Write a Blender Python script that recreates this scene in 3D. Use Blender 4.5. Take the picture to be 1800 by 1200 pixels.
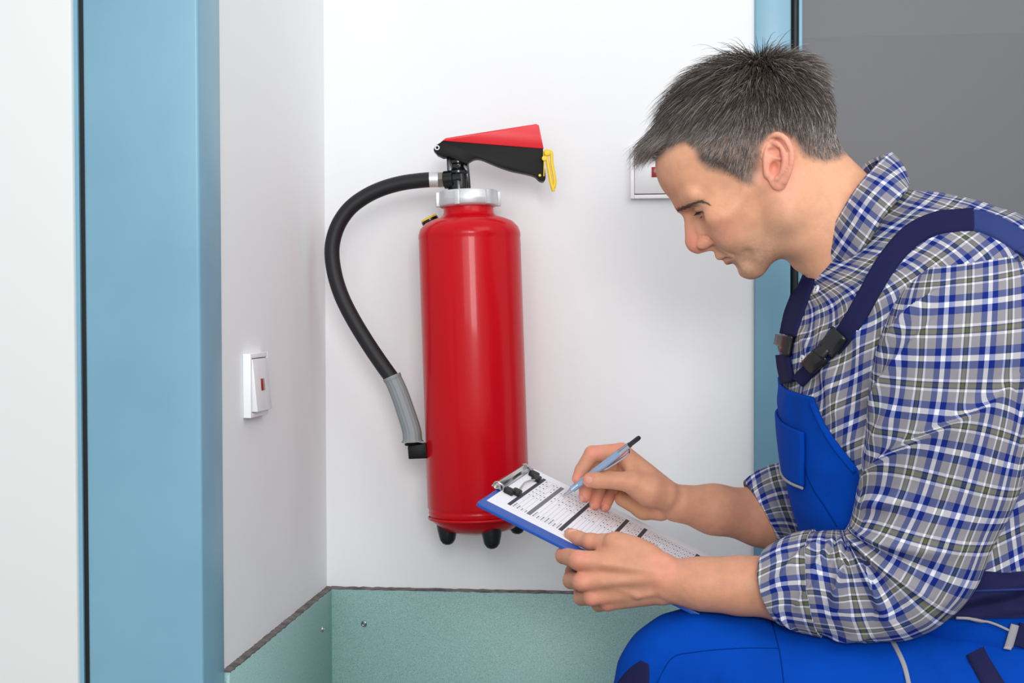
import bpy, bmesh, math, random
import numpy as np
from mathutils import Vector, Matrix
from mathutils.bvhtree import BVHTree
random.seed(7); RNG = np.random.RandomState(7)
for o in list(bpy.data.objects): bpy.data.objects.remove(o)
scene = bpy.context.scene
COL = scene.collection
# ------------------------------------------------------------------ camera
F_PX, W_PX, H_PX = 2500.0, 1800.0, 1200.0
YAW, PITCH, ROLL = math.radians(6.5), math.radians(1.394), math.radians(-0.152)
CAM = np.array((0.5542, -2.2275, 0.90))
_f = np.array((-math.sin(YAW)*math.cos(PITCH), math.cos(YAW)*math.cos(PITCH), -math.sin(PITCH)))
_r = np.array((math.cos(YAW), math.sin(YAW), 0.0))
_u = np.cross(_r, _f)
FW = _f
RT = _r*math.cos(ROLL) + _u*math.sin(ROLL)
UP = -_r*math.sin(ROLL) + _u*math.cos(ROLL)
cd = bpy.data.cameras.new('camera'); cam = bpy.data.objects.new('camera', cd); COL.objects.link(cam)
cd.sensor_width = 36.0; cd.lens = 36.0*F_PX/W_PX; cd.clip_start = 0.05
cam.matrix_world = Matrix(((RT[0],UP[0],-FW[0],CAM[0]),(RT[1],UP[1],-FW[1],CAM[1]),(RT[2],UP[2],-FW[2],CAM[2]),(0,0,0,1)))
scene.camera = cam
scene.view_settings.view_transform = 'Standard'
scene.view_settings.look = 'None'
scene.view_settings.gamma = 1.0
scene.view_settings.use_curve_mapping = False
scene.view_settings.exposure = 0.02
# ------------------------------------------------------------------ light
world = bpy.data.worlds.new('world'); scene.world = world; world.use_nodes = True
bg = world.node_tree.nodes['Background']; bg.inputs[0].default_value = (1.0, 1.0, 1.02, 1); bg.inputs[1].default_value = 0.74
def area_light(name, loc, target, size, power, color=(1,1,1), size_y=None):
    ld = bpy.data.lights.new(name, 'AREA'); ld.energy = power; ld.color = color
    ld.shape = 'RECTANGLE'; ld.size = size; ld.size_y = size_y or size
    o = bpy.data.objects.new(name, ld); COL.objects.link(o)
    o.location = loc
    o.rotation_euler = (Vector(target)-Vector(loc)).to_track_quat('-Z','Y').to_euler()
    return o
area_light('softbox_key', (1.12, -4.2, 1.66), (0.72, -0.2, 0.8), 0.9, 46, (1.0, 0.992, 0.98))
area_light('softbox_fill', (0.25, -4.4, 1.9), (0.7, 0.0, 0.8), 1.3, 22, (0.99, 0.995, 1.0))
area_light('left_wall_fill', (2.0, -2.3, 2.6), (0.1, -0.5, 0.5), 1.8, 26, (1.0, 1.0, 1.0))  # added lamp with no seen fixture, aimed to brighten the left wall
# ------------------------------------------------------------------ helpers
def at(px, py, D):
    return CAM + D*(FW + (px-900.0)/F_PX*RT - (py-600.0)/F_PX*UP)
def ray(px, py):
    return FW + (px-900.0)/F_PX*RT - (py-600.0)/F_PX*UP
def on_plane(px, py, axis, val):
    d = ray(px, py); t = (val-CAM[axis])/d[axis]
    return CAM + t*d
def srgb(r, g, b):
    def c(x):
        x /= 255.0
        return x/12.92 if x <= 0.04045 else ((x+0.055)/1.055)**2.4
    return (c(r), c(g), c(b), 1.0)
MATS = {}
def mat(name, col, rough=0.5, metal=0.0, spec=0.5, bump=None, var=None, coat=0.0, sub=0.0):
    m = bpy.data.materials.new(name); m.use_nodes = True; nt = m.node_tree; b = nt.nodes['Principled BSDF']
    b.inputs['Base Color'].default_value = col; b.inputs['Roughness'].default_value = rough
    b.inputs['Metallic'].default_value = metal; b.inputs['Specular IOR Level'].default_value = spec
    b.inputs['Coat Weight'].default_value = coat; b.inputs['Coat Roughness'].default_value = 0.08
    if bump or var:
        tc = nt.nodes.new('ShaderNodeTexCoord')
    if bump:                                     # (scale, strength, distance)
        n = nt.nodes.new('ShaderNodeTexNoise'); n.inputs['Scale'].default_value = bump[0]; n.inputs['Detail'].default_value = 5
        nt.links.new(tc.outputs['Object'], n.inputs['Vector'])
        bp = nt.nodes.new('ShaderNodeBump'); bp.inputs['Strength'].default_value = bump[1]; bp.inputs['Distance'].default_value = bump[2]
        nt.links.new(n.outputs['Fac'], bp.inputs['Height']); nt.links.new(bp.outputs['Normal'], b.inputs['Normal'])
    if var:                                      # (scale, colour2, low, high)
        n = nt.nodes.new('ShaderNodeTexNoise'); n.inputs['Scale'].default_value = var[0]; n.inputs['Detail'].default_value = 4
        nt.links.new(tc.outputs['Object'], n.inputs['Vector'])
        mr = nt.nodes.new('ShaderNodeMapRange'); mr.inputs['From Min'].default_value = var[2]; mr.inputs['From Max'].default_value = var[3]
        nt.links.new(n.outputs['Fac'], mr.inputs['Value'])
        mx = nt.nodes.new('ShaderNodeMix'); mx.data_type = 'RGBA'
        mx.inputs[6].default_value = col; mx.inputs[7].default_value = var[1]
        nt.links.new(mr.outputs['Result'], mx.inputs['Factor']); nt.links.new(mx.outputs[2], b.inputs['Base Color'])
    MATS[name] = m
    return m
def tag(o, label=None, cat=None, group=None, kind=None):
    if label: o['label'] = label
    if cat: o['category'] = cat
    if group: o['group'] = group
    if kind: o['kind'] = kind
    return o
def empty(name, loc, label=None, cat=None, group=None):
    o = bpy.data.objects.new(name, None); COL.objects.link(o); o.location = loc; o.empty_display_size = 0.05
    return tag(o, label, cat, group)
def link(name, me, m, parent=None, smooth=True, flat_angle=None):
    o = bpy.data.objects.new(name, me); COL.objects.link(o)
    if m is not None: me.materials.append(MATS[m] if isinstance(m, str) else m)
    if smooth: me.polygons.foreach_set('use_smooth', [True]*len(me.polygons))
    if flat_angle:
        me.set_sharp_from_angle(angle=math.radians(flat_angle))
    if parent is not None:
        o.parent = parent
        w = Matrix.Identity(4); p = parent
        chain = []
        while p is not None: chain.append(p); p = p.parent
        for p in reversed(chain): w = w @ p.matrix_parent_inverse @ p.matrix_basis
        o.matrix_parent_inverse = w.inverted()
    return o
def mesh_np(name, verts, faces):
    me = bpy.data.meshes.new(name)
    me.from_pydata([tuple(map(float, v)) for v in verts], [], [tuple(map(int, f)) for f in faces])
    me.validate(); me.update()
    return me
def mesh_quads(name, V, Q):
    """fast mesh from float array (n,3) and quad index array (m,4)"""
    V = np.asarray(V, np.float32); Q = np.asarray(Q, np.int32); k = Q.shape[1]
    me = bpy.data.meshes.new(name)
    me.vertices.add(len(V)); me.vertices.foreach_set('co', V.ravel())
    me.loops.add(Q.size); me.loops.foreach_set('vertex_index', Q.ravel())
    me.polygons.add(len(Q)); me.polygons.foreach_set('loop_start', np.arange(0, Q.size, k, dtype=np.int32))
    me.polygons.foreach_set('loop_total', np.full(len(Q), k, np.int32))
    me.update(calc_edges=True)
    return me
def bm_mesh(name, bm):
    me = bpy.data.meshes.new(name); bmesh.ops.recalc_face_normals(bm, faces=bm.faces); bm.to_mesh(me); bm.free(); return me
def box(name, lo, hi, m, parent=None, bevel=0.0, seg=2):
    bm = bmesh.new(); bmesh.ops.create_cube(bm, size=1.0)
    lo = np.array(lo, float); hi = np.array(hi, float)
    for v in bm.verts:
        v.co = Vector(((lo+hi)/2 + np.array(v.co)*(hi-lo)).tolist())
    if bevel: bmesh.ops.bevel(bm, geom=bm.edges[:], offset=bevel, segments=seg, affect='EDGES', profile=0.5)
    return link(name, bm_mesh(name, bm), m, parent, smooth=bool(bevel), flat_angle=50 if bevel else None)
def prism(name, poly, axes, origin, depth, m, parent=None, bevel=0.0, seg=2, caps=False):
    """polygon (list of 2D) in the frame axes=(ex,ey,ez) extruded by depth along ez, centred"""
    ex, ey, ez = [np.array(a, float) for a in axes]; origin = np.array(origin, float)
    bm = bmesh.new()
    vs = [bm.verts.new((origin + ex*p[0] + ey*p[1] - ez*depth/2).tolist()) for p in poly]
    f = bm.faces.new(vs)
    r = bmesh.ops.extrude_face_region(bm, geom=[f])
    nv = [e for e in r['geom'] if isinstance(e, bmesh.types.BMVert)]
    bmesh.ops.translate(bm, verts=nv, vec=Vector((ez*depth).tolist()))
    bmesh.ops.recalc_face_normals(bm, faces=bm.faces)
    if bevel:
        ed = bm.edges[:]
        if caps: ed = [e for e in ed if abs(np.dot(np.array(e.verts[1].co-e.verts[0].co), ez)) < 1e-6]
        bmesh.ops.bevel(bm, geom=ed, offset=bevel, segments=seg, affect='EDGES', profile=0.5)
    return link(name, bm_mesh(name, bm), m, parent, smooth=True, flat_angle=25)
def frame_of(d, hint=(0,0,1)):
    d = np.array(d, float); d /= np.linalg.norm(d)
    h = np.array(hint, float)
    if abs(np.dot(h, d)) > 0.95: h = np.array((1.0, 0.0, 0.0))
    a = np.cross(h, d); a /= np.linalg.norm(a); b = np.cross(d, a)
    return a, b, d
def lathe(name, prof, origin, axis, m, parent=None, n=48, flat_angle=40, hint=(0,0,1)):
    """prof: list of (radius, height along axis)"""
    a, b, d = frame_of(axis, hint); origin = np.array(origin, float)
    V = []; Fc = []; rings = []
    for r, h in prof:
        if r < 1e-6:
            rings.append([len(V)]); V.append(origin + d*h)
        else:
            ring = []
            for i in range(n):
                t = 2*math.pi*i/n; ring.append(len(V)); V.append(origin + d*h + a*r*math.cos(t) + b*r*math.sin(t))
            rings.append(ring)
    for r0, r1 in zip(rings[:-1], rings[1:]):
        for i in range(n):
            j = (i+1) % n
            if len(r0) == 1 and len(r1) == 1: continue
            if len(r0) == 1: Fc.append((r0[0], r1[j], r1[i]))
            elif len(r1) == 1: Fc.append((r0[i], r0[j], r1[0]))
            else: Fc.append((r0[i], r0[j], r1[j], r1[i]))
    me = mesh_np(name, V, Fc)
    bm = bmesh.new(); bm.from_mesh(me); bmesh.ops.recalc_face_normals(bm, faces=bm.faces); bm.to_mesh(me); bm.free()
    return link(name, me, m, parent, True, flat_angle)
def catmull(P, n):
    P = np.array(P, float); k = len(P)
    Pe = np.vstack([2*P[0]-P[1], P, 2*P[-1]-P[-2]])
    ts = np.linspace(0, k-1, n); out = []
    for t in ts:
        i = min(int(t), k-2); s = t-i
        p0, p1, p2, p3 = Pe[i], Pe[i+1], Pe[i+2], Pe[i+3]
        out.append(0.5*((2*p1)+(-p0+p2)*s+(2*p0-5*p1+4*p2-p3)*s*s+(-p0+3*p1-3*p2+p3)*s**3))
    return np.array(out)
def tube(name, path, rad, m, parent=None, n=12, cap=True, ribs=0, rib_depth=0.0, flat_angle=None):
    """round tube along a polyline; rad scalar or per-point"""
    path = np.array(path, float); k = len(path); rad = np.full(k, rad) if np.isscalar(rad) else np.array(rad, float)
    T = np.gradient(path, axis=0); T /= np.linalg.norm(T, axis=1)[:, None]
    a, b, _ = frame_of(T[0]); V = []; Fc = []
    for i in range(k):
        a = a - T[i]*np.dot(a, T[i]); a /= np.linalg.norm(a); b = np.cross(T[i], a)
        for j in range(n):
            t = 2*math.pi*j/n
            rr = rad[i]*(1 + (rib_depth*(1 if math.cos(ribs*t) > 0 else -1) if ribs else 0))
            V.append(path[i] + a*rr*math.cos(t) + b*rr*math.sin(t))
    for i in range(k-1):
        for j in range(n):
            j2 = (j+1) % n
            Fc.append((i*n+j, i*n+j2, (i+1)*n+j2, (i+1)*n+j))
    if cap:
        Fc.append(tuple(range(n-1, -1, -1))); Fc.append(tuple((k-1)*n+j for j in range(n)))
    me = mesh_np(name, V, Fc)
    return link(name, me, m, parent, True, flat_angle or 50)
# ------------------------------------------------------------------ materials of the place
mat('wall_white', srgb(240, 242, 243), 0.6, spec=0.2, bump=(38, 0.12, 0.004), var=(2.2, srgb(236, 238, 239), 0.35, 0.7))
mat('blue_paint', srgb(124, 172, 194), 0.35, bump=(16, 0.05, 0.003), var=(5, srgb(116, 164, 187), 0.4, 0.65))
mat('door_white', srgb(222, 226, 225), 0.5, bump=(18, 0.05, 0.004))
mat('rubber_black', srgb(16, 17, 20), 0.5)
mat('door_grey', srgb(92, 93, 97), 0.45)
mat('door_grey_top', srgb(95, 98, 100), 0.45)
mat('floor_grey', srgb(120, 124, 122), 0.5, var=(9, srgb(108, 113, 111), 0.35, 0.65))
mat('grout', srgb(122, 116, 115), 0.9, bump=(140, 0.9, 0.004), var=(60, srgb(92, 86, 86), 0.4, 0.6))
mat('steel', srgb(170, 172, 174), 0.3, 1.0)
def speckle(name, base, dark, light):
    m = mat(name, base, 0.42); nt = m.node_tree; b = nt.nodes['Principled BSDF']
    tc = nt.nodes.new('ShaderNodeTexCoord')
    n1 = nt.nodes.new('ShaderNodeTexNoise'); n1.inputs['Scale'].default_value = 820; n1.inputs['Detail'].default_value = 1.5
    n2 = nt.nodes.new('ShaderNodeTexNoise'); n2.inputs['Scale'].default_value = 560; n2.inputs['Detail'].default_value = 1.0
    for n in (n1, n2): nt.links.new(tc.outputs['Object'], n.inputs['Vector'])
    def thr(n, lo, hi):
        r = nt.nodes.new('ShaderNodeMapRange'); r.inputs['From Min'].default_value = lo; r.inputs['From Max'].default_value = hi
        nt.links.new(n.outputs['Fac'], r.inputs['Value']); return r
    t1 = thr(n1, 0.60, 0.64); t2 = thr(n2, 0.58, 0.66)
    a = nt.nodes.new('ShaderNodeMix'); a.data_type = 'RGBA'; a.inputs[6].default_value = base; a.inputs[7].default_value = light
    nt.links.new(t2.outputs['Result'], a.inputs['Factor'])
    c = nt.nodes.new('ShaderNodeMix'); c.data_type = 'RGBA'; c.inputs[7].default_value = dark
    nt.links.new(t1.outputs['Result'], c.inputs['Factor']); nt.links.new(a.outputs[2], c.inputs[6]); nt.links.new(c.outputs[2], b.inputs['Base Color'])
speckle('laminate_teal', srgb(148, 187, 184), srgb(104, 142, 139), srgb(162, 200, 197))
# ------------------------------------------------------------------ the room shell
S = 'structure'
ZT = 2.6
Xr = on_plane(1323, 500, 1, 0.0)[0]               # where the right door frame begins
Yf = on_plane(384, 600, 0, 0.0)[1]                # where the left door frame meets the left wall
tag(box('floor', (-2.5, -4.5, -0.1), (3.4, 0.25, 0.0), 'floor_grey'), kind=S)
tag(box('wall_back', (-0.15, 0.0, 0.0), (Xr+0.002, 0.15, ZT), 'wall_white'), kind=S)
tag(box('wall_left', (-0.15, Yf+0.0, 0.0), (0.0, 0.0, ZT), 'wall_white'), kind=S)
# left: blue steel frame, gasket and white door leaf
Xl = on_plane(150, 600, 1, Yf-0.078)[0]
fr = tag(box('trim_1', (Xl, Yf-0.078, 0.0), (0.004, Yf+0.004, ZT), 'blue_paint', bevel=0.004, seg=3), 'blue painted steel door frame left of the switch', kind=S)
box('gasket', (Xl-0.0075, Yf-0.070, 0.0), (Xl-0.0005, Yf-0.03, ZT), 'rubber_black', fr)
box('frame_rebate', (Xl-0.0125, Yf-0.074, 0.0), (Xl-0.0075, Yf-0.03, ZT), 'blue_paint', fr)
d1 = tag(box('door_1', (Xl-1.1, Yf-0.080, 0.004), (Xl-0.0125, Yf-0.034, ZT), 'door_white', bevel=0.003), kind=S)
# right: blue frame, black gasket, thin blue leaf edge and the grey leaf
def bx(px): return on_plane(px, 500, 1, 0.0)[0]
x0, x1, x2, x3 = Xr, bx(1389), bx(1403), bx(1410)
fr2 = tag(box('trim_2', (x0+0.002, -0.006, 0.0), (x1, 0.15, ZT), 'blue_paint', bevel=0.003), kind=S)
box('gasket', (x1, 0.006, 0.0), (x2, 0.10, ZT), 'rubber_black', fr2)
gk = tube('gasket_bead', [((x1+x2)/2+0.001, 0.006, z) for z in (0.0, 1.3, ZT)], 0.0055, 'rubber_black', fr2, n=10)
d2 = tag(box('door_2', (x2, 0.002, 0.004), (x3, 0.05, ZT), 'blue_paint', bevel=0.0015), kind=S)
zs = on_plane(1500, 64, 1, 0.012)[2]
box('door_panel', (x3, 0.012, 0.004), (x3+0.95, 0.05, zs), 'door_grey', d2)
box('door_panel', (x3, 0.012, zs), (x3+0.95, 0.05, ZT), 'door_grey_top', d2)
tag(box('wall_right', (x3+0.95, 0.0, 0.0), (3.4, 0.15, ZT), 'wall_white'), kind=S)
# teal laminate dado panels standing proud of the walls, dusty top edge
zd = on_plane(577, 1034, 1, -0.006)[2]
bb = tag(box('baseboard_back', (0.008, -0.010, 0.0), (Xr+0.002, -0.0002, zd), 'laminate_teal', bevel=0.0008, seg=1), kind=S)
bl = tag(box('baseboard_left', (0.0002, Yf+0.004, 0.0), (0.010, -0.0005, zd), 'laminate_teal', bevel=0.0008, seg=1), kind=S)
def ragged(name, p0, p1, wdir, w, h, par):
    n = 90; V = []; Fc = []; p0 = np.array(p0); p1 = np.array(p1); wdir = np.array(wdir, float)
    for i in range(n+1):
        c = p0+(p1-p0)*i/n; ww = w*(0.97+0.1*RNG.rand()); hh = h*(0.75+0.5*RNG.rand())
        for a, b in ((0, -0.001), (ww, -0.001), (ww, hh*0.5), (ww*0.55, hh), (0, hh*1.15)): V.append(c + wdir*a + np.array((0, 0, b)))
    for i in range(n):
        for j in range(5):
            k = (j+1) % 5; Fc.append((i*5+j, i*5+k, i*5+5+k, i*5+5+j))
    Fc.append((0, 1, 2, 3, 4)); Fc.append(tuple(n*5+j for j in (4, 3, 2, 1, 0)))
    me = mesh_np(name, V, Fc); bm = bmesh.new(); bm.from_mesh(me); bmesh.ops.recalc_face_normals(bm, faces=bm.faces); bm.to_mesh(me); bm.free()
    return link(name, me, 'grout', par, False)
ragged('sealant_edge', (0.008, 0, zd), (Xr, 0, zd), (0, -1, 0), 0.0095, 0.0024, bb)
ragged('sealant_edge', (0, Yf+0.006, zd), (0, -0.001, zd), (1, 0, 0), 0.0095, 0.0024, bl)
def screw(p, d, par):
    d = np.array(d, float)
    lathe('screw', [(0.0, 0.0028), (0.0016, 0.0026), (0.0018, 0.0016), (0.003, 0.0022), (0.0046, 0.0014), (0.0052, -0.0004)], p, d, 'steel', par, n=20)
p = on_plane(640, 1096, 1, -0.010); screw(p, (0, -1, 0), bb)
p = on_plane(567, 1105, 0, 0.010); screw(p, (1, 0, 0), bl)
# ------------------------------------------------------------------ light switches
mat('switch_white', srgb(243, 244, 246), 0.3)
mat('switch_rocker', srgb(232, 233, 234), 0.3)
mat('lens_red', srgb(150, 18, 34), 0.2, coat=0.3)
mat('dark_gap', srgb(60, 58, 58), 0.8)
def rocker_switch(ex, ey, ez, c, w, h, label, tilt):
    """ex right, ey up, ez out of the wall"""
    ex, ey, ez, c = [np.array(v, float) for v in (ex, ey, ez, c)]
    t = empty('light_switch', c.tolist(), label, 'light switch')
    def slab(name, x0, x1, y0, y1, z0, z1, m, par, bev=0.0008):
        return prism(name, [(x0, y0), (x1, y0), (x1, y1), (x0, y1)], (ex, ey, ez), c+ez*(z0+z1)/2, z1-z0, m, par, bev)
    fw = 0.0062
    for nm, a in (('frame_side', (-w/2, -w/2+fw, -h/2, h/2)), ('frame_side', (w/2-fw, w/2, -h/2, h/2)),
                  ('frame_rail', (-w/2+fw, w/2-fw, -h/2, -h/2+fw)), ('frame_rail', (-w/2+fw, w/2-fw, h/2-fw, h/2))):
        slab(nm, *a, 0.0, 0.0105, 'switch_white', t)
    slab('back_plate', -w/2+fw, w/2-fw, -h/2+fw, h/2-fw, 0.0, 0.004, 'dark_gap', t, 0)
    # rocker: wedge, one end pushed in
    g = 0.0012; a, b = h/2-fw-g, -h/2+fw+g; xx = w/2-fw-0.0004
    prof = [(b, 0.004), (b, 0.0105+tilt), (a, 0.0125-tilt*0.2), (a, 0.004)]
    rk = prism('rocker', prof, (ey, ez, ex), c, 2*xx, 'switch_rocker', t, 0.0008)
    zc = 0.0105+tilt + (0.0125-tilt*0.2-0.0105-tilt)*0.5
    sl = (0.0125-tilt*0.2-0.0105-tilt)/(a-b)
    ny = (ey+ez*sl); ny /= np.linalg.norm(ny); nz = np.cross(ex, ny)
    prism('indicator_lens', [(-0.0078, -0.0078), (0.0078, -0.0078), (0.0078, 0.0078), (-0.0078, 0.0078)], (ex, ny, nz), c+ez*(zc+0.0002), 0.0014, 'lens_red', rk, 0.0003)
    return t
pa = on_plane(417, 679, 0, 0.0); pb = on_plane(470, 670, 0, 0.0)
hz = abs(on_plane(443, 618, 0, 0.0)[2]-on_plane(443, 731, 0, 0.0)[2])
cy = (pa[1]+pb[1])/2
rocker_switch((0, 1, 0), (0, 0, 1), (1, 0, 0), (0.0002, cy-0.004, on_plane(444, 675, 0, 0.0)[2]), 0.081, hz*0.98,
              'white rocker switch with red indicator on the wall beside the blue frame', 0.007)
q0 = on_plane(1108.5, 350, 1, 0.0)
rocker_switch((1, 0, 0), (0, 0, 1), (0, -1, 0), (q0[0]+0.0405, -0.0002, q0[2]+0.0405), 0.081, 0.081,
              'white rocker switch with red indicator partly hidden behind the man\'s forehead', 0.001)
# ------------------------------------------------------------------ fire extinguisher
mat('red_enamel', srgb(196, 8, 24), 0.28, spec=0.16, coat=0.16, bump=(26, 0.02, 0.002))
mat('red_plastic', srgb(226, 28, 42), 0.3)
mat('black_plastic', srgb(11, 12, 14), 0.5, spec=0.2)
mat('black_gloss', srgb(18, 19, 22), 0.18)
mat('cast_alloy', srgb(214, 216, 218), 0.45, 0.55, bump=(60, 0.06, 0.002))
mat('hose_rubber', srgb(30, 30, 33), 0.5, spec=0.35, bump=(260, 0.25, 0.001))
mat('hose_grip', srgb(138, 146, 148), 0.5)
mat('brass_grey', srgb(150, 142, 132), 0.35, 0.8)
mat('yellow_plastic', srgb(238, 200, 30), 0.4)
mat('black_foot', srgb(22, 23, 25), 0.35)
DE = 2.135
SE = DE/F_PX                                            # metres per photo pixel at the tank
top = at(825.5, 400, DE); bot = at(842.5, 900, DE)
ax = top-bot; ax /= np.linalg.norm(ax)                  # tank axis, leaning a little
ey = ax; ez = -(ray(834, 650) - ax*np.dot(ray(834, 650), ax)); ez /= np.linalg.norm(ez); ex = np.cross(ey, ez)
base = at(843, 936, DE)
ext = empty('fire_extinguisher', base.tolist(), 'red fire extinguisher with black hose and lever handle hung on the white wall', 'fire extinguisher')
def EP(px, py, z=0.0): return at(px, py, DE) + ez*z
H0 = np.dot(at(842.5, 900, DE)-base, ax)
def hh(py): return np.dot(at(834, py, DE)-base, ax)
R = 89.5*SE
tank = lathe('tank', [(0, 0.0), (R*0.45, 0.001), (R*0.72, 0.0075), (R*0.90, 0.0195), (R*0.965, 0.028), (R*0.985, 0.0335), (R*0.985, 0.0350), (R*0.975, 0.0365), (R*0.985, 0.039), (R, 0.0415),
    (R*1.0, hh(700)), (R*1.0, hh(425)), (R*0.995, hh(421)), (R*1.004, hh(417)), (R*1.002, hh(411)), (R*0.965, hh(401)), (R*0.86, hh(391)), (R*0.70, hh(384.5)), (R*0.56, hh(381)), (R*0.505, hh(377)), (R*0.49, hh(372)), (R*0.49, hh(352)), (0, hh(352))],
    base, ax, 'red_enamel', ext, n=96, flat_angle=60)
lathe('welded_rib', [(R*0.985, 0.0), (R*0.998, 0.0008), (R*1.003, 0.002), (R*0.998, 0.0032), (R*0.985, 0.004)], base+ax*hh(909), ax, 'red_enamel', tank, n=96, flat_angle=80)
# alloy coupling ring with lugs
rc = 53*SE; ch = hh(336)-hh(364)
cp = lathe('coupling_ring', [(rc*0.6, 0), (rc*0.90, 0.0), (rc*0.97, 0.002), (rc, 0.004), (rc, ch*0.42), (rc*1.004, ch*0.46), (rc, ch*0.5), (rc*0.99, ch*0.92), (rc*0.96, ch), (0, ch)], base+ax*hh(364), ax, 'cast_alloy', ext, n=72)
for k in range(6):
    t = math.radians(50+60*k); dv = ex*math.cos(t)+ez*math.sin(t); tv = -ex*math.sin(t)+ez*math.cos(t)
    prism('lug', [(-0.004, 0.001), (0.004, 0.001), (0.0045, ch*0.95), (-0.0045, ch*0.95)], (tv, ax, dv), base+ax*hh(364)+dv*(rc*0.99), 0.009, 'cast_alloy', cp, 0.001)
# valve block: side cheeks, round body, hose port
prism('valve_cheek', [(0, 0), (11*SE, 0), (9*SE, 68*SE), (-1*SE, 68*SE)], (ex, ey, ez), EP(788, 338, -0.004), 0.022, 'black_gloss', ext, 0.001)
prism('valve_cheek', [(0, 0), (13*SE, 0), (10*SE, 66*SE), (-3*SE, 66*SE)], (ex, ey, ez), EP(815, 338, -0.004), 0.024, 'black_gloss', ext, 0.001)
vb = lathe('valve_body', [(0, -0.002), (0.0135, -0.002), (0.0135, 0.022), (0.0125, 0.026), (0.0145, 0.028), (0.0145, 0.031), (0.011, 0.033), (0.0085, 0.037), (0.0085, 0.041), (0.0105, 0.043), (0.0105, 0.047), (0.007, 0.049), (0.007, 0.060), (0, 0.060)], EP(807, 338, 0.006), ax, 'black_gloss', ext, n=32)
hp0, hp1 = EP(812, 314.5, 0.010), EP(781, 317, 0.006)
lathe('hose_port', [(0, 0), (0.011, 0), (0.011, 0.012), (0.0135, 0.0135), (0.0135, 0.0265), (0, 0.0265)], hp0, hp1-hp0, 'black_gloss', vb, n=28)
lathe('port_nut', [(0, 0), (0.0122, 0), (0.0122, 0.0085), (0, 0.0085)], EP(780, 316.4, 0.006), hp1-hp0, 'brass_grey', vb, n=6, flat_angle=20)
# carrying handle (black) and lever (red)
HP = [(763.5, 263), (764.5, 258.5), (768, 255), (780, 248), (954, 267), (956, 300), (957, 318), (953, 323), (946, 321), (939, 314), (925, 309), (900, 303), (880, 296), (862, 288), (846, 281), (836, 280), (828, 283), (823, 287), (821, 290), (803, 282), (790, 275), (780, 276), (770, 271)]
def pl(pts, cx, cyy): return [((x-cx)*SE, -(y-cyy)*SE) for x, y in pts]
sm = catmull(pl(HP[5:19], 860, 280), 44)
body = pl(HP[0:5], 860, 280) + [tuple(v) for v in sm] + pl(HP[19:], 860, 280)
hd = prism('carrying_handle', body, (ex, ey, ez), EP(860, 280, 0.004), 0.026, 'black_plastic', ext, 0.0008, caps=True)
LV = [(776, 250), (785, 243), (944, 223), (947, 225), (953, 266.5), (780, 247.6)]
prism('operating_lever', pl(LV, 860, 280), (ex, ey, ez), EP(860, 280, 0.004), 0.024, 'red_plastic', ext, 0.0006, caps=True)
prism('lever_end_cap', pl([(946, 224), (948.5, 225), (955.5, 266), (953.5, 266.4)], 860, 280), (ex, ey, ez), EP(860, 280, 0.004), 0.020, 'red_plastic', ext, 0.0004)
pc = EP(769, 263, 0.0212)
tube('pivot_pin', [pc+(ex*math.cos(t)+ey*math.sin(t))*0.0029 for t in np.linspace(0, 2*math.pi, 25)], 0.00115, 'cast_alloy', hd, n=8, cap=False)
lathe('yellow_rivet', [(0, 0.001), (0.0018, 0.0008), (0.0021, 0), (0.0021, -0.004), (0, -0.004)], EP(948, 310.5, 0.0172), ez, 'yellow_plastic', hd, n=16)
tube('seal_wire', [EP(954.5, 270, 0.015), EP(955.5, 290, 0.0165), EP(955, 312, 0.0165)], 0.0009, 'yellow_plastic', hd, n=8)
# safety pin: yellow loop tag
sp = tube('safety_pin', catmull([EP(955, 282, 0.012), EP(957, 271, 0.014), EP(963, 268.5, 0.016), EP(968, 272, 0.016), EP(969, 290, 0.017), EP(973, 312, 0.018), EP(974, 325, 0.018), EP(971, 333, 0.018), EP(968, 325, 0.018), EP(964.5, 305, 0.017), EP(961, 285, 0.016), EP(959, 273, 0.016)], 60), 0.0027, 'yellow_plastic', ext, n=12)
lathe('pin_head', [(0, 0.003), (0.0045, 0.002), (0.0055, 0), (0.0045, -0.003), (0, -0.003)], EP(961, 271, 0.018), ez, 'yellow_plastic', sp, n=20)
lathe('pin_stop', [(0, 0.002), (0.0036, 0.0014), (0.0042, 0), (0.003, -0.004), (0, -0.004)], EP(956, 281, 0.018), ez, 'yellow_plastic', sp, n=20)
lathe('pin_tip', [(0, 0.004), (0.0024, 0.003), (0.003, 0), (0.0022, -0.004), (0, -0.004)], EP(971, 334, 0.018), ax, 'yellow_plastic', sp, n=16)
# hose
hpts = [(757, 316.5), (735, 318), (705, 322), (672, 331), (640, 346), (612, 368), (592, 399), (583, 436), (587, 478), (600, 520), (620, 560), (645, 601), (668, 635), (689, 664)]
hp = catmull([EP(x, y, 0.006-0.012*math.sin(math.pi*i/13)) for i, (x, y) in enumerate(hpts)], 90)
tube('hose', hp, 13.4*SE, 'hose_rubber', ext, n=24)
fp = catmull([EP(755, 316.5, 0.006), EP(763, 316.2, 0.006), EP(770.5, 316.2, 0.006)], 8)
tube('hose_ferrule', fp, 13.8*SE, 'cast_alloy', ext, n=28)
gp = catmull([EP(689, 661, 0.006), EP(702, 690, 0.006), EP(716, 730, 0.006), EP(724, 757, 0.006), EP(725.5, 776, 0.006)], 40)
gr = [15.2*SE*(1.06 if (i < 2 or i > 37) else 1.0)*(1.0+0.10*(i/40)) for i in range(40)]
gr[-1] *= 1.08; gr[-2] *= 1.06
gn = tube('nozzle_grip', gp, gr, 'hose_grip', ext, n=64, ribs=16, rib_depth=0.022, flat_angle=80)
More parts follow.
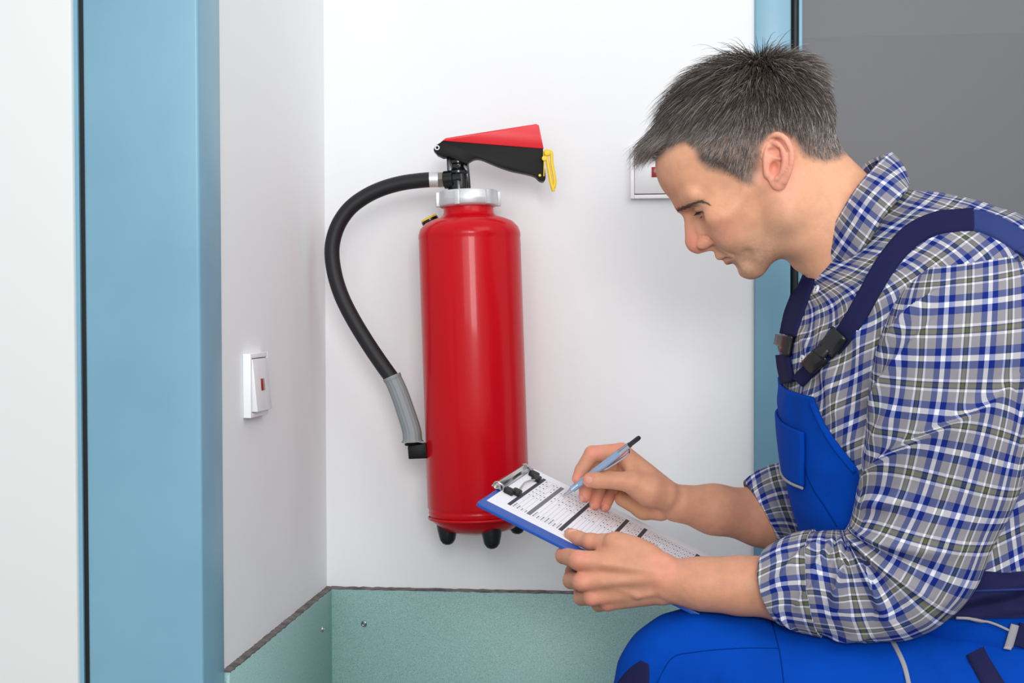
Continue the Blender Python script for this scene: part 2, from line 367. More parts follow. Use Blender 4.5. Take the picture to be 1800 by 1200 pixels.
tube('grip_rim', catmull([EP(688.5, 660.5, 0.006), EP(690.5, 665, 0.006)], 4), 16.4*SE, 'hose_grip', gn, n=32)
tube('nozzle', catmull([EP(724.5, 772, 0.006), EP(726, 790, 0.006), EP(726, 800, 0.006)], 6), 8*SE, 'red_plastic', ext, n=20)
prism('nozzle_holder', pl([(718, 782), (750, 778), (752, 804), (719, 804)], 735, 790), (ex, ey, ez), EP(735, 790, 0.006), 0.032, 'black_plastic', ext, 0.0012)
lathe('holder_lip', [(0, 0), (0.0125, 0), (0.0135, 0.003), (0.009, 0.004), (0, 0.004)], EP(727, 782, 0.006), ax, 'black_plastic', ext, n=24)
# badge on the shoulder
bd = lathe('pressure_gauge', [(0, 0), (0.0125, 0.0), (0.0135, 0.003), (0.0135, 0.007), (0.012, 0.008), (0, 0.008)], EP(757.5, 390, -0.028), ax*0.9-ex*0.42, 'black_gloss', ext, n=28)
lathe('gauge_face', [(0, 0.0105), (0.009, 0.0105), (0.0125, 0.0098), (0.0132, 0.0070), (0, 0.0070)], EP(757.5, 390, -0.028), ax*0.9-ex*0.42, 'yellow_plastic', bd, n=28)
lathe('gauge_stem', [(0, -0.03), (0.005, -0.03), (0.005, 0.001), (0, 0.001)], EP(757.5, 390, -0.028), ax*0.9-ex*0.42, 'black_gloss', bd, n=16)
# three rubber feet under the tank
for fx, fy, fz in ((787, 945, 0.010), (864, 947, 0.040), (910, 931, -0.020)):
    lathe('foot', [(0, 0.022), (19*SE, 0.022), (17*SE, 0.010), (13.5*SE, -0.003), (9*SE, -0.0085), (4*SE, -0.0105), (0, -0.011)], EP(fx, fy-2, fz), ax, 'black_foot', ext, n=28)
# wall bracket behind the tank
c0 = EP(834, 560, -R); yb = -0.0005
bk = box('wall_bracket', (c0[0]-0.018, c0[1]-0.010, c0[2]-0.12), (c0[0]+0.018, yb, c0[2]+0.06), 'steel', ext, 0.002)
# ------------------------------------------------------------------ the man: model frame and implicit-surface tools
# Model frame M: one unit = U0 metres; x right, y down, z towards the viewer's side (his left), origin so that x,y read
# like photograph pixels on his mid plane, which faces the viewing ray through his temple.
DM = 1.68; U0 = DM/F_PX
PC = (1320.0, 290.0)
_rc = ray(*PC); _rc = _rc/np.linalg.norm(_rc)
MZ = -_rc
MX = RT - MZ*np.dot(RT, MZ); MX /= np.linalg.norm(MX)
MY = np.cross(MZ, MX)
if np.dot(MY, UP) > 0: MY = -MY
MO = at(PC[0], PC[1], DM)
CAMM = np.array([np.dot(CAM-MO, a)/U0 for a in (MX, MY, MZ)]) + np.array((PC[0], PC[1], 0))
def M2W(P):
    P = np.asarray(P, float) - np.array((PC[0], PC[1], 0))
    return MO + U0*(P[..., 0:1]*MX + P[..., 1:2]*MY + P[..., 2:3]*MZ)
def W2M(P):
    P = np.asarray(P, float) - MO
    return np.stack([P@MX, P@MY, P@MZ], -1)/U0 + np.array((PC[0], PC[1], 0))
def Q(px, py, z):
    """model-frame point seen at photo pixel (px,py) on the model plane of height z"""
    d = ray(px, py); dm = np.array([np.dot(d, a) for a in (MX, MY, MZ)])
    t = (z-CAMM[2])/dm[2]
    return CAMM + t*dm
def QS(z): return (CAMM[2]-z)/CAMM[2]                    # model units per apparent pixel at height z
def sdf_sph(p, c, r): return np.sqrt(((p-c)**2).sum(1))-r
class Prim:
    __slots__ = ('f', 'c', 'r')
    def __init__(s, f, c, r): s.f, s.c, s.r = f, np.array(c, float), r
def SPH(c, r):
    c = np.array(c, float); return Prim(lambda p: np.sqrt(((p-c)**2).sum(1))-r, c, r)
def ELL(c, r, rot=None):
    c = np.array(c, float); r = np.array(r, float); Rm = None if rot is None else np.array(rot, float)
    def f(p):
        q = p-c
        if Rm is not None: q = q@Rm.T
        k0 = np.sqrt(((q/r)**2).sum(1)); k1 = np.sqrt(((q/(r*r))**2).sum(1))+1e-9
        return k0*(k0-1.0)/k1
    return Prim(f, c, float(r.max()))
def RC(a, b, ra, rb, flat=None):
    """capsule with two radii; flat=(axis, factor) squashes it along an axis"""
    a = np.array(a, float); b = np.array(b, float); sc = np.ones(3)
    if flat is not None: sc[flat[0]] = 1.0/flat[1]
    A = a*sc; B = b*sc; ba = B-A; L = float(ba@ba)+1e-9; mn = 1.0/sc.max()
    def f(p):
        q = p*sc-A; h = np.clip(q@ba/L, 0, 1)
        return (np.sqrt(((q-h[:, None]*ba)**2).sum(1))-(ra+(rb-ra)*h))*(1.0 if flat is None else max(mn, 0.6))
    ext = 1.0 if flat is None else max(1.0, flat[1])
    return Prim(f, (a+b)/2, float(np.linalg.norm(b-a)/2+max(ra, rb)*ext))
def smin(a, b, k):
    if k <= 0: return np.minimum(a, b)
    h = np.maximum(k-np.abs(a-b), 0)/k
    return np.minimum(a, b)-h*h*k*0.25
def smax(a, b, k): return -smin(-a, -b, k)
class Group:
    """ordered list of (op, prim, k); tf maps model points to the group's own frame (rigid)"""
    def __init__(s, k=0.0, tf=None, ctf=None): s.ops = []; s.k = k; s.tf = tf; s.ctf = ctf
    def add(s, prim, k=8.0): s.ops.append((0, prim, k)); return s
    def sub(s, prim, k=4.0): s.ops.append((1, prim, k)); return s
    def ev(s, p, cen, rad):
        """value on points p of a block with centre cen and radius rad (culls far primitives)"""
        q = s.tf(p) if s.tf else p
        c = s.tf(cen[None])[0] if s.tf else cen
        d = None
        for op, pr, k in s.ops:
            if np.linalg.norm(c-pr.c)-pr.r-rad > max(k, 30)*1.7+12: continue
            if op == 0:
                v = pr.f(q); d = v if d is None else smin(d, v, k)
            elif d is not None:
                d = smax(d, -pr.f(q), k)
        return d
def sdf_eval(groups, p, cen, rad):
    d = None
    for g in groups:
        v = g.ev(p, cen, rad)
        if v is None: continue
        d = v if d is None else smin(d, v, g.k)
    return d
def polygonise(groups, lo, hi, h, nb=16):
    lo = np.array(lo, float); dims = np.ceil((np.array(hi, float)-lo)/(h*nb)).astype(int)
    rad = h*nb*0.5*1.7321
    ax1 = np.arange(nb+1)
    loc = np.stack(np.meshgrid(ax1, ax1, ax1, indexing='ij'), -1).reshape(-1, 3)
    ck = []; cv = []; E = []
    cell = np.stack(np.meshgrid(np.arange(nb), np.arange(nb), np.arange(nb), indexing='ij'), -1).reshape(-1, 3)
    N = dims*nb+2
    def key(i): return (i[:, 0].astype(np.int64)*N[1]+i[:, 1])*N[2]+i[:, 2]
    corners = [(i, j, k) for i in (0, 1) for j in (0, 1) for k in (0, 1)]
    edges = [(a, b) for a in range(8) for b in range(a+1, 8) if sum(abs(np.array(corners[a])-np.array(corners[b]))) == 1]
    B3 = np.stack(np.meshgrid(*[np.arange(d) for d in dims], indexing='ij'), -1).reshape(-1, 3)
    cens = lo+(B3*nb+nb/2)*h
    dall = sdf_eval(groups, cens, cens.mean(0), 1e6)
    if True:
        if True:
            for b3, cen in zip(B3[np.abs(dall) < rad*1.5+4], cens[np.abs(dall) < rad*1.5+4]):
                b0 = b3*nb
                G = b0+loc
                d = sdf_eval(groups, lo+G*h, cen, rad)
                if d is None or d.min() > 0 or d.max() < 0: continue
                D = d.reshape(nb+1, nb+1, nb+1); inside = D < 0
                cvv = np.stack([D[i:i+nb, j:j+nb, k:k+nb] for i, j, k in corners], -1).reshape(-1, 8)
                ins = cvv < 0; s = ins.sum(1); act = (s > 0) & (s < 8)
                if not act.any(): continue
                cc = cell[act]; vals = cvv[act]
                acc = np.zeros((len(cc), 3)); cnt = np.zeros(len(cc))
                for a, b in edges:
                    va, vb = vals[:, a], vals[:, b]; m = (va < 0) != (vb < 0)
                    t = np.where(m, va/(va-vb+1e-12), 0)
                    pa = np.array(corners[a], float); pb = np.array(corners[b], float)
                    acc += np.where(m[:, None], pa+(pb-pa)*t[:, None], 0); cnt += m
                ck.append(key(b0+cc)); cv.append(lo+(b0+cc+acc/cnt[:, None])*h)
                for axis in range(3):
                    sl0 = [slice(0, nb)]*3; sl1 = [slice(0, nb)]*3; sl1[axis] = slice(1, nb+1)
                    A = inside[tuple(sl0)]; B = inside[tuple(sl1)]
                    idx = np.argwhere(A != B)
                    if len(idx): E.append((axis, b0+idx, A[A != B]))
    ck = np.concatenate(ck); cv = np.concatenate(cv); o = np.argsort(ck); ck = ck[o]; cv = cv[o]
    quads = []
    for axis, idx, sgn in E:
        u, v = [(1, 2), (2, 0), (0, 1)][axis]
        du = np.zeros(3, int); du[u] = 1; dv = np.zeros(3, int); dv[v] = 1
        ks = [key(idx-du-dv), key(idx-dv), key(idx), key(idx-du)]
        pos = [np.searchsorted(ck, k).clip(0, len(ck)-1) for k in ks]
        ok = np.ones(len(idx), bool)
        for k, p_ in zip(ks, pos): ok &= ck[p_] == k
        q = np.stack(pos, 1)
        q = np.where(sgn[:, None], q, q[:, ::-1])
        quads.append(q[ok])
    return cv, np.concatenate(quads)
# ------------------------------------------------------------------ the man's body as one implicit surface
EARHOLE = np.array((1358.0, 305.0))
def HL(x, y, z=0.0):                                     # photo px -> head frame (a forward, b up, c side)
    dx, dy = x-EARHOLE[0], y-EARHOLE[1]
    return np.array((-0.8*dx+0.6*dy, -0.6*dx-0.8*dy, z))
def head_tf(p):
    dx = p[:, 0]-EARHOLE[0]; dy = p[:, 1]-EARHOLE[1]
    return np.stack([-0.8*dx+0.6*dy, -0.6*dx-0.8*dy, np.abs(p[:, 2])], 1)
def HM(a, b, c):                                         # head frame -> model frame
    return np.array((EARHOLE[0]-0.8*a-0.6*b, EARHOLE[1]+0.6*a-0.8*b, c))
EYE = np.array((125.0, 23.0, 45.0)); ER = 18.0
def build_head():
    g = Group(0.0, head_tf)
    g.add(ELL((-4, 72, 0), (152, 124, 110)), 0)                       # cranium
    g.add(ELL((86, 90, 0), (84, 78, 88)), 34)                         # forehead
    g.add(ELL((72, -6, 0), (84, 88, 88)), 30)                         # mid face
    g.add(ELL((102, -62, 0), (50, 44, 54)), 24)                       # mouth mound
    g.add(RC((22, -66, 74), (118, -108, 20), 22, 20), 30)             # jaw body
    g.add(RC((8, -10, 84), (22, -66, 76), 16, 22), 26)                # ramus
    g.add(ELL((124, -108, 0), (24, 23, 30)), 22)                      # chin
    g.add(ELL((60, -92, 0), (70, 26, 56)), 30)                        # floor of the mouth
    g.add(ELL((104, -2, 68), (32, 22, 22)), 26)                       # cheekbone
    g.add(RC((36, 8, 86), (104, 0, 76), 6, 11), 26)                   # zygomatic arch
    g.add(ELL((112, -38, 46), (30, 30, 26)), 24)                      # cheek
    g.add(RC((156, 48, 10), (128, 52, 70), 15, 12), 18)               # brow ridge
    g.sub(ELL((160, 20, 44), (27, 16, 24)), 16)                       # eye socket
    g.sub(ELL((165, 14, 20), (14, 20, 9)), 12)                        # inner corner hollow
    g.add(RC((150, 36, 0), (180, -10, 0), 13, 13), 12)                # nose bridge
    g.add(RC((146, 16, 9), (160, -24, 17), 9, 12), 12)                # nose side wall
    g.add(SPH((181, -20, 0), 15.5), 9)                                # nose tip
    g.add(ELL((165, -27, 18), (15, 11, 10)), 5)                    # nostril wing
    g.add(RC((183, -32, 0), (164, -40, 0), 6, 6), 6)                  # columella
    g.sub(ELL((172, -41, 10), (10, 7, 5.4)), 3)                         # nostril
    g.add(RC((152, -48, 0), (156, -60, 0), 9, 8), 10)                 # philtrum
    g.add(RC((158, -63, 0), (138, -71, 26), 8, 4.5), 6)               # upper lip
    g.add(RC((151, -79, 0), (136, -77, 25), 8.8, 4.5), 5)               # lower lip
    g.sub(RC((166, -71, 0), (150, -73, 18), 3.0, 2.6), 2.5)
    g.sub(RC((150, -73, 18), (139, -75, 30), 2.6, 1.6), 2.5)         # mouth line
    g.sub(RC((158, -96, 0), (146, -93, 22), 6, 5), 14)                # groove under the lip
    g.sub(RC((164, -14, 23), (156, -20, 28), 1.0, 1.5), 5)             # crease round the nostril wing, into the smile fold
    g.sub(RC((156, -20, 28), (151, -32, 29), 1.5, 2.2), 5)
    g.sub(RC((151, -32, 29), (149, -44, 31), 2.2, 2.4), 6)
    g.sub(RC((149, -44, 31), (136, -70, 41), 2.4, 2.2), 9)
    g.sub(RC((116, -88, 57), (124, -98, 48), 1, 1), 20)              # hollow beside the chin
    g.sub(ELL((98, 46, 100), (30, 34, 9)), 32)                       # temple
    g.add(SPH(EYE, ER-0.6), 4)                                        # the ball fills the socket
    # eyelids: shells round the ball, cut open by the slit
    def lid(upper):
        r = 20.4 if upper else 19.8
        n = np.array((-0.55, 1.0, -0.05)) if upper else np.array((0.3, -1.0, 0.0)); n /= np.linalg.norm(n)
        off = -6.5 if upper else 10.6
        c = EYE.copy()
        def f(p):
            q = p-c
            d = np.sqrt((q**2).sum(1))-r
            return smax(d, off-q@n, 2.0)
        return Prim(f, c, r)
    g.add(lid(True), 3.0); g.add(lid(False), 3.0)
    g.sub(RC(EYE+np.array((15, 16.5, -14)), EYE+np.array((8, 18, 18)), 1.5, 1.2), 5)   # fold above the lid
    g.sub(RC(EYE+np.array((17, -15, -12)), EYE+np.array((10, -17, 14)), 1.2, 1.0), 8)  # tear trough
    return g
def build_ear():
    """his left and right ear, mirrored through |z|"""
    g = Group(2.0, lambda p: np.stack([(p[:, 0]-1362)/0.97+1369, (p[:, 1]-284)/0.97+285, np.abs(p[:, 2])], 1))
    tilt = math.radians(20); c, s = math.cos(tilt), math.sin(tilt)
    g.add(ELL((1369, 284, 103), (25, 41, 6), ((c, 0, -s), (0, 1, 0), (s, 0, c))), 0)
    def zz(x, y): return 104 + (x-1352)*0.36
    hx = catmull([(1358, 296, 103), (1349, 282, 103), (1344, 264, 103), (1351, 247, zz(1351, 0)+2), (1366, 239, zz(1366, 0)+2), (1382, 246, zz(1382, 0)+1), (1392, 264, zz(1392, 0)), (1394, 284, zz(1394, 0)), (1390, 304, zz(1390, 0)-2), (1384, 318, zz(1384, 0)-4)], 26)
    for i in range(25): g.add(RC(hx[i], hx[i+1], 5.2, 5.2), 1.5)
    ah = catmull([(1360, 252, 106), (1371, 256, 112), (1380, 268, 117), (1383, 284, 118), (1380, 300, 116), (1373, 312, 112)], 14)
    for i in range(13): g.add(RC(ah[i], ah[i+1], 4.6, 5.2), 2.5)
    g.add(RC((1352, 276, 106), (1376, 281, 110), 4, 3), 3)                 # crus
    g.add(ELL((1374, 322, 106), (13, 13, 6.5)), 9)                        # lobe
    g.add(ELL((1354, 304, 106), (6.5, 10, 6)), 4)                         # tragus
    g.add(SPH((1368, 314, 109), 5.5), 4)                                  # antitragus
    g.sub(ELL((1366, 297, 118), (9.5, 14, 19)), 3)                      # concha
    g.sub(RC((1364, 312, 112), (1367, 306, 112), 2.6, 3), 3)              # notch
    g.sub(ELL((1363, 267, 117), (12, 7, 12)), 3)
    g.sub(RC((1372, 247, 118), (1388, 268, 122), 2.6, 2.2), 2.5)                         # upper hollow
    return g
def chain(g, pts, k, flat=None):
    for (a, b) in zip(pts[:-1], pts[1:]): g.add(RC(a[:3], b[:3], a[3], b[3], flat), k)
def P4(px, py, z, r): return np.array([*Q(px, py, z), r*QS(z)])
def build_body():
    G = [build_head()]
    n = Group(30.0)
    n.add(RC((1410, 335, 0), (1525, 452, 0), 97, 102, (2, 0.86)), 0)        # neck
    n.add(RC((1398, 330, 66), (1462, 470, 34), 22, 14), 34)                 # neck muscle, near
    n.add(RC((1398, 330, -66), (1462, 470, -34), 22, 14), 34)
    n.add(RC((1382, 352, 62), (1400, 410, 52), 26, 26), 34)                 # behind the jaw
    n.add(RC((1382, 352, -62), (1400, 410, -52), 26, 26), 34)
    n.add(ELL((1408, 455, 0), (12, 15, 14)), 16)                            # larynx
    n.add(RC((1540, 440, 0), (1640, 620, 0), 92, 50), 40)                 # upper chest
    n.add(RC((1640, 620, 0), (1690, 960, 0), 50, 36), 30)                 # trunk
    n.add(RC((1600, 470, 0), (1690, 520, 215), 62, 44), 40)                 # shoulders
    n.add(RC((1600, 470, 0), (1640, 520, -215), 62, 44), 40)
    G.append(n)
    G.append(build_ear())
    # near (his left) arm
    a = Group(14.0)
    chain(a, [P4(1680, 530, 225, 36), P4(1650, 800, 240, 30), P4(1618, 1050, 235, 36)], 20)
    chain(a, [P4(1618, 1050, 235, 42), P4(1480, 1038, 226, 54), P4(1390, 1032, 226, 58), P4(1300, 1029, 226, 47), P4(1235, 1026, 226, 42), P4(1180, 1019, 226, 38)], 30)
    a.add(RC(Q(1180, 1040, 231), Q(1250, 1046, 236), 16, 14), 14)           # ulna side
    a.add(SPH(Q(1163, 1052, 232), 9), 10)
    G.append(a)
    h = Group(10.0)                                                          # near hand
    wr = P4(1172, 1012, 222, 33)
    K = [P4(1016, 984, 238, 18), P4(1022, 1022, 240, 17), P4(1040, 1049, 232, 16), P4(1068, 1060, 220, 14)]
    wr4 = [P4(1165, 995, 224, 26), P4(1165, 1010, 226, 26), P4(1165, 1026, 224, 25), P4(1165, 1040, 220, 22)]
    for w, k_ in zip(wr4, K): h.add(RC(w[:3], k_[:3], w[3], k_[3]), 12)
    h.add(ELL(Q(1098, 1008, 212), (72, 42, 22), ((0.97, 0.24, 0), (-0.24, 0.97, 0), (0, 0, 1))), 14)
    h.add(ELL(Q(1110, 962, 214), (46, 20, 20), ((0.95, 0.3, 0), (-0.3, 0.95, 0), (0, 0, 1))), 14)
    for k_, s in zip(K, (4.5, 4, 3.5, 3)): h.add(SPH(k_[:3]+np.array((3, 0, 6)), k_[3]-5), 7)     # knuckle caps
    h.add(RC(Q(1150, 1004, 246), Q(1060, 990, 250), 3.4, 2.6), 14)               # tendons
    h.add(RC(Q(1150, 1016, 247), Q(1060, 1022, 251), 3.4, 2.6), 14)
    h.add(RC(Q(1085, 1030, 243), Q(1120, 1046, 243), 2.6, 2.4), 9)
    h.add(RC(Q(1120, 1046, 243), Q(1160, 1040, 245), 2.8, 2.6), 9)            # vein
    h.add(RC(Q(1160, 1040, 247), Q(1215, 1058, 244), 3, 2.6), 7)
    G.append(h)
    fing = [[K[0], P4(991, 976, 196, 15.5), P4(1000, 968, 120, 13), P4(1024, 948, 84, 11.5)],
            [K[1], P4(1004, 1020, 196, 15.5), P4(1006, 1004, 118, 13), P4(1030, 974, 76, 11.5)],
            [K[2], P4(1022, 1050, 190, 14.5), P4(1020, 1030, 116, 12.5), P4(1044, 996, 80, 11)],
            [K[3], P4(1052, 1063, 184, 12.5), P4(1050, 1042, 116, 11), P4(1066, 1014, 84, 9.5)]]
    for f in fing:
        gf = Group(4.0); chain(gf, f, 3.0); G.append(gf)
    t = Group(8.0)
    chain(t, [P4(1140, 980, 218, 26), P4(1082, 955, 206, 20), P4(1038, 952, 182, 14.5), P4(1016, 946, 166, 13.5), P4(1003, 939, 158, 12)], 6)
    t.add(SPH(Q(1038, 951, 183), 14.5*QS(172)), 5)
    G.append(t)
    # far (his right) arm, writing
    a = Group(14.0)
    chain(a, [P4(1630, 520, -225, 36), P4(1560, 760, -225, 30), P4(1490, 935, -190, 36)], 20)
    chain(a, [P4(1490, 935, -190, 50), P4(1420, 925, -170, 56), P4(1340, 908, -145, 51), P4(1255, 895, -93, 42), P4(1195, 884, -54, 34)], 22)
    a.add(RC(Q(1180, 905, -48), Q(1270, 912, -64), 8, 7), 12)
    G.append(a)
    h = Group(10.0)
    wr = P4(1180, 880, -54, 32)
    MC = [P4(1092, 795, -50, 17.5), P4(1098, 812, -80, 17), P4(1108, 832, -104, 16), P4(1120, 854, -118, 15)]
    for q, w in zip(MC, (P4(1168, 866, -42, 26), P4(1168, 872, -56, 24), P4(1168, 880, -70, 24), P4(1168, 890, -80, 22))): h.add(RC(w[:3], q[:3], w[3], q[3]), 12)
    h.add(ELL(Q(1128, 848, -66), (52, 34, 30), ((0.78, 0.62, 0), (-0.62, 0.78, 0), (0, 0, 1))), 14)
    h.add(RC(Q(1094, 876, -92), Q(1132, 894, -84), 15, 19), 12)
    h.add(RC(Q(1132, 894, -84), Q(1160, 898, -66), 18, 18), 12)            # heel of the hand
    chain(h, [P4(1170, 872, -30, 24), P4(1142, 862, -18, 27), P4(1108, 848, -8, 19)], 12)   # ball of the thumb
    h.add(RC(Q(1096, 802, -40), Q(1116, 838, -20), 9, 11), 14)               # web
    for i, (x0, y0, x1, y1) in enumerate(((1096, 868, 1126, 856), (1100, 875, 1132, 862), (1104, 882, 1136, 868), (1112, 889, 1142, 875))):
        h.sub(RC(Q(x0, y0, 12), Q(x1, y1, 14), 1.2, 1.2), 4)
    G.append(h)
    t = Group(6.0)
    chain(t, [P4(1112, 847, -8, 19), P4(1068, 843, 0, 15.5), P4(1050, 843, 0, 15), P4(1037, 843.5, -4, 13.5)], 5)
    G.append(t)
    fing = [[MC[0], P4(1041, 797, -48, 14.5), P4(1022, 826, -42, 12), P4(1014.5, 841, -38, 10)],
            [MC[1], P4(1040, 826, -80, 14), P4(1030, 858, -66, 12.5), P4(1028, 872, -56, 11.5)],
            [MC[2], P4(1058, 848, -100, 13), P4(1048, 874, -84, 12), P4(1046, 886, -74, 11)],
            [MC[3], P4(1076, 862, -112, 12), P4(1067, 880, -98, 11), P4(1064, 889, -90, 10.5)]]
    for f in fing:
        gf = Group(3.0); chain(gf, f, 3.0); G.append(gf)
    return G
def nail(bvh, px, py, d2, w, l, parent):
    """finger nail: small curved plate set on the skin at a photo point; d2 = direction to the finger tip in the picture"""
    h, nr = cast(bvh, px, py)
    if h is None: return
    c = W2M(h[None])[0]; nn = np.array([np.dot(nr, a) for a in (MX, MY, MZ)]); nn /= np.linalg.norm(nn)
    if np.dot(nn, CAMM-c) < 0: nn = -nn
    uy = np.array((d2[0], d2[1], 0.0)); uy -= nn*np.dot(nn, uy); uy /= np.linalg.norm(uy); ux = np.cross(uy, nn)
    V = []; n, m = 11, 11
    for i in range(n):
        for j in range(m):
            s = -1+2*i/(n-1); t = -1+2*j/(m-1)
            ss = s*math.sqrt(max(0, 1-0.38*t*t)); tt = t*math.sqrt(max(0, 1-0.38*s*s))
            V.append(c+ux*w*ss+uy*l*tt+nn*(0.9-0.45*w*ss*ss-0.10*l*tt*tt))
    V = np.array(V); F_ = [(i*m+j, (i+1)*m+j, (i+1)*m+j+1, i*m+j+1) for i in range(n-1) for j in range(m-1)]
    return link('fingernail', mesh_np('fingernail', M2W(V), F_), 'nail', parent)
# ------------------------------------------------------------------ skin, eyes, hair
def proj_px(P):
    """photo pixel of model points"""
    d = P-CAMM; W = d[:, 0:1]*MX+d[:, 1:2]*MY+d[:, 2:3]*MZ
    D = W@FW
    return np.stack([900+F_PX*(W@RT)/D, 600-F_PX*(W@UP)/D], 1)
def in_poly(X, poly):
    poly = np.array(poly, float); c = np.zeros(len(X), bool); n = len(poly); j = n-1
    for i in range(n):
        xi, yi = poly[i]; xj, yj = poly[j]
        cond = ((yi > X[:, 1]) != (yj > X[:, 1])) & (X[:, 0] < (xj-xi)*(X[:, 1]-yi)/(yj-yi+1e-9)+xi)
        c ^= cond; j = i
    return c
def poly_dist(X, poly):
    poly = np.array(poly, float); d = np.full(len(X), 1e9)
    for a, b in zip(poly, np.roll(poly, -1, 0)):
        ba = b-a; t = np.clip((X-a)@ba/(ba@ba), 0, 1)
        d = np.minimum(d, np.linalg.norm(X-a-t[:, None]*ba, axis=1))
    return np.where(in_poly(X, poly), -d, d)
HAIRPOLY = [(1100, 300), (1156, 280), (1180, 263), (1205, 252), (1219, 262), (1228, 284), (1244, 298), (1284, 308), (1298, 318), (1316, 327), (1326, 324), (1330, 306), (1338, 284), (1340, 258), (1352, 240), (1370, 231), (1388, 240), (1402, 258), (1412, 276), (1430, 282), (1450, 286), (1475, 280), (1492, 268), (1560, 200), (1500, 20), (1100, 20)]
def hair_sd(P):
    Pm = P.copy(); Pm[:, 2] = np.abs(Pm[:, 2]); return poly_dist(proj_px(Pm), HAIRPOLY)
def vnoise(P, s, seed=0):
    """cheap smooth value noise at points P with cell size s"""
    q = P/s+seed*17.3; i = np.floor(q).astype(np.int64); f = q-i; f = f*f*(3-2*f); r = 0
    for a in (0, 1):
        for b in (0, 1):
            for c in (0, 1):
                h = (i[:, 0]+a)*73856093 ^ (i[:, 1]+b)*19349663 ^ (i[:, 2]+c)*83492791
                h = (h*2654435761) & 0xffffffff
                w = (f[:, 0] if a else 1-f[:, 0])*(f[:, 1] if b else 1-f[:, 1])*(f[:, 2] if c else 1-f[:, 2])
                r = r+w*(h/4294967295.0)
    return r
def skin_material():
    m = bpy.data.materials.new('skin'); m.use_nodes = True; nt = m.node_tree; b = nt.nodes['Principled BSDF']
    at_ = nt.nodes.new('ShaderNodeAttribute'); at_.attribute_name = 'tint'
    tc = nt.nodes.new('ShaderNodeTexCoord')
    n = nt.nodes.new('ShaderNodeTexNoise'); n.inputs['Scale'].default_value = 420; n.inputs['Detail'].default_value = 3
    nt.links.new(tc.outputs['Object'], n.inputs['Vector'])
    n2 = nt.nodes.new('ShaderNodeTexNoise'); n2.inputs['Scale'].default_value = 90; n2.inputs['Detail'].default_value = 4
    nt.links.new(tc.outputs['Object'], n2.inputs['Vector'])
    mr = nt.nodes.new('ShaderNodeMapRange'); mr.inputs['From Min'].default_value = 0.3; mr.inputs['From Max'].default_value = 0.7
    mr.inputs['To Min'].default_value = 0.93; mr.inputs['To Max'].default_value = 1.05
    nt.links.new(n2.outputs['Fac'], mr.inputs['Value'])
    mul = nt.nodes.new('ShaderNodeVectorMath'); mul.operation = 'SCALE'
    nt.links.new(at_.outputs['Color'], mul.inputs[0]); nt.links.new(mr.outputs['Result'], mul.inputs['Scale'])
    nt.links.new(mul.outputs['Vector'], b.inputs['Base Color'])
    bp = nt.nodes.new('ShaderNodeBump'); bp.inputs['Strength'].default_value = 0.22; bp.inputs['Distance'].default_value = 0.0012
    nt.links.new(n.outputs['Fac'], bp.inputs['Height']); nt.links.new(bp.outputs['Normal'], b.inputs['Normal'])
    b.inputs['Roughness'].default_value = 0.52; b.inputs['Specular IOR Level'].default_value = 0.38
    b.inputs['Subsurface Weight'].default_value = 0.22; b.inputs['Subsurface Radius'].default_value = (1.0, 0.36, 0.2); b.inputs['Subsurface Scale'].default_value = 0.004
    MATS['skin'] = m
def vcol_material(name, rough, spec=0.4):
    m = bpy.data.materials.new(name); m.use_nodes = True; nt = m.node_tree; b = nt.nodes['Principled BSDF']
    at_ = nt.nodes.new('ShaderNodeAttribute'); at_.attribute_name = 'tint'
    nt.links.new(at_.outputs['Color'], b.inputs['Base Color'])
    b.inputs['Roughness'].default_value = rough; b.inputs['Specular IOR Level'].default_value = spec
    MATS[name] = m
skin_material(); vcol_material('hair', 0.42, 0.35)
mat('nail', srgb(222, 158, 138), 0.32)
mat('eye_white', srgb(216, 206, 200), 0.12); mat('iris_brown', srgb(60, 42, 32), 0.1)
def set_tint(me, C):
    a = me.color_attributes.new('tint', 'FLOAT_COLOR', 'POINT')
    a.data.foreach_set('color', np.hstack([C, np.ones((len(C), 1))]).astype(np.float32).ravel())
def lin(*c): return np.array(srgb(*c)[:3])
PX_MAN = at(1560, 600, 1.6)
person = empty('person', (float(PX_MAN[0]), float(PX_MAN[1]), 0.0), 'man in plaid shirt and blue bib overalls crouching to write on a clipboard', 'person')
BG = build_body()
BV, BF = polygonise(BG, (940, 60, -330), (1800, 1130, 330), 2.1)
def mesh_normals(V, Fq):
    a = V[Fq[:, 2]]-V[Fq[:, 0]]; b = V[Fq[:, 3]]-V[Fq[:, 1]]; n = np.cross(a, b); N = np.zeros_like(V)
    for k in range(4): np.add.at(N, Fq[:, k], n)
    return N/(np.linalg.norm(N, axis=1)[:, None]+1e-9)
def smooth_mesh(V, Fq, it):
    e = np.concatenate([Fq[:, [0, 1]], Fq[:, [1, 2]], Fq[:, [2, 3]], Fq[:, [3, 0]]])
    for lam in [0.5, -0.52]*it:
        S_ = np.zeros_like(V); c = np.zeros(len(V))
        np.add.at(S_, e[:, 0], V[e[:, 1]]); np.add.at(c, e[:, 0], 1)
        V = V+lam*(S_/c[:, None]-V)
    return V
BV = smooth_mesh(BV, BF, 2)
BN = mesh_normals(BV, BF)
ctr = BV.mean(0)
if np.sum(BN*(BV-ctr)) < 0: BF = BF[:, ::-1].copy(); BN = -BN
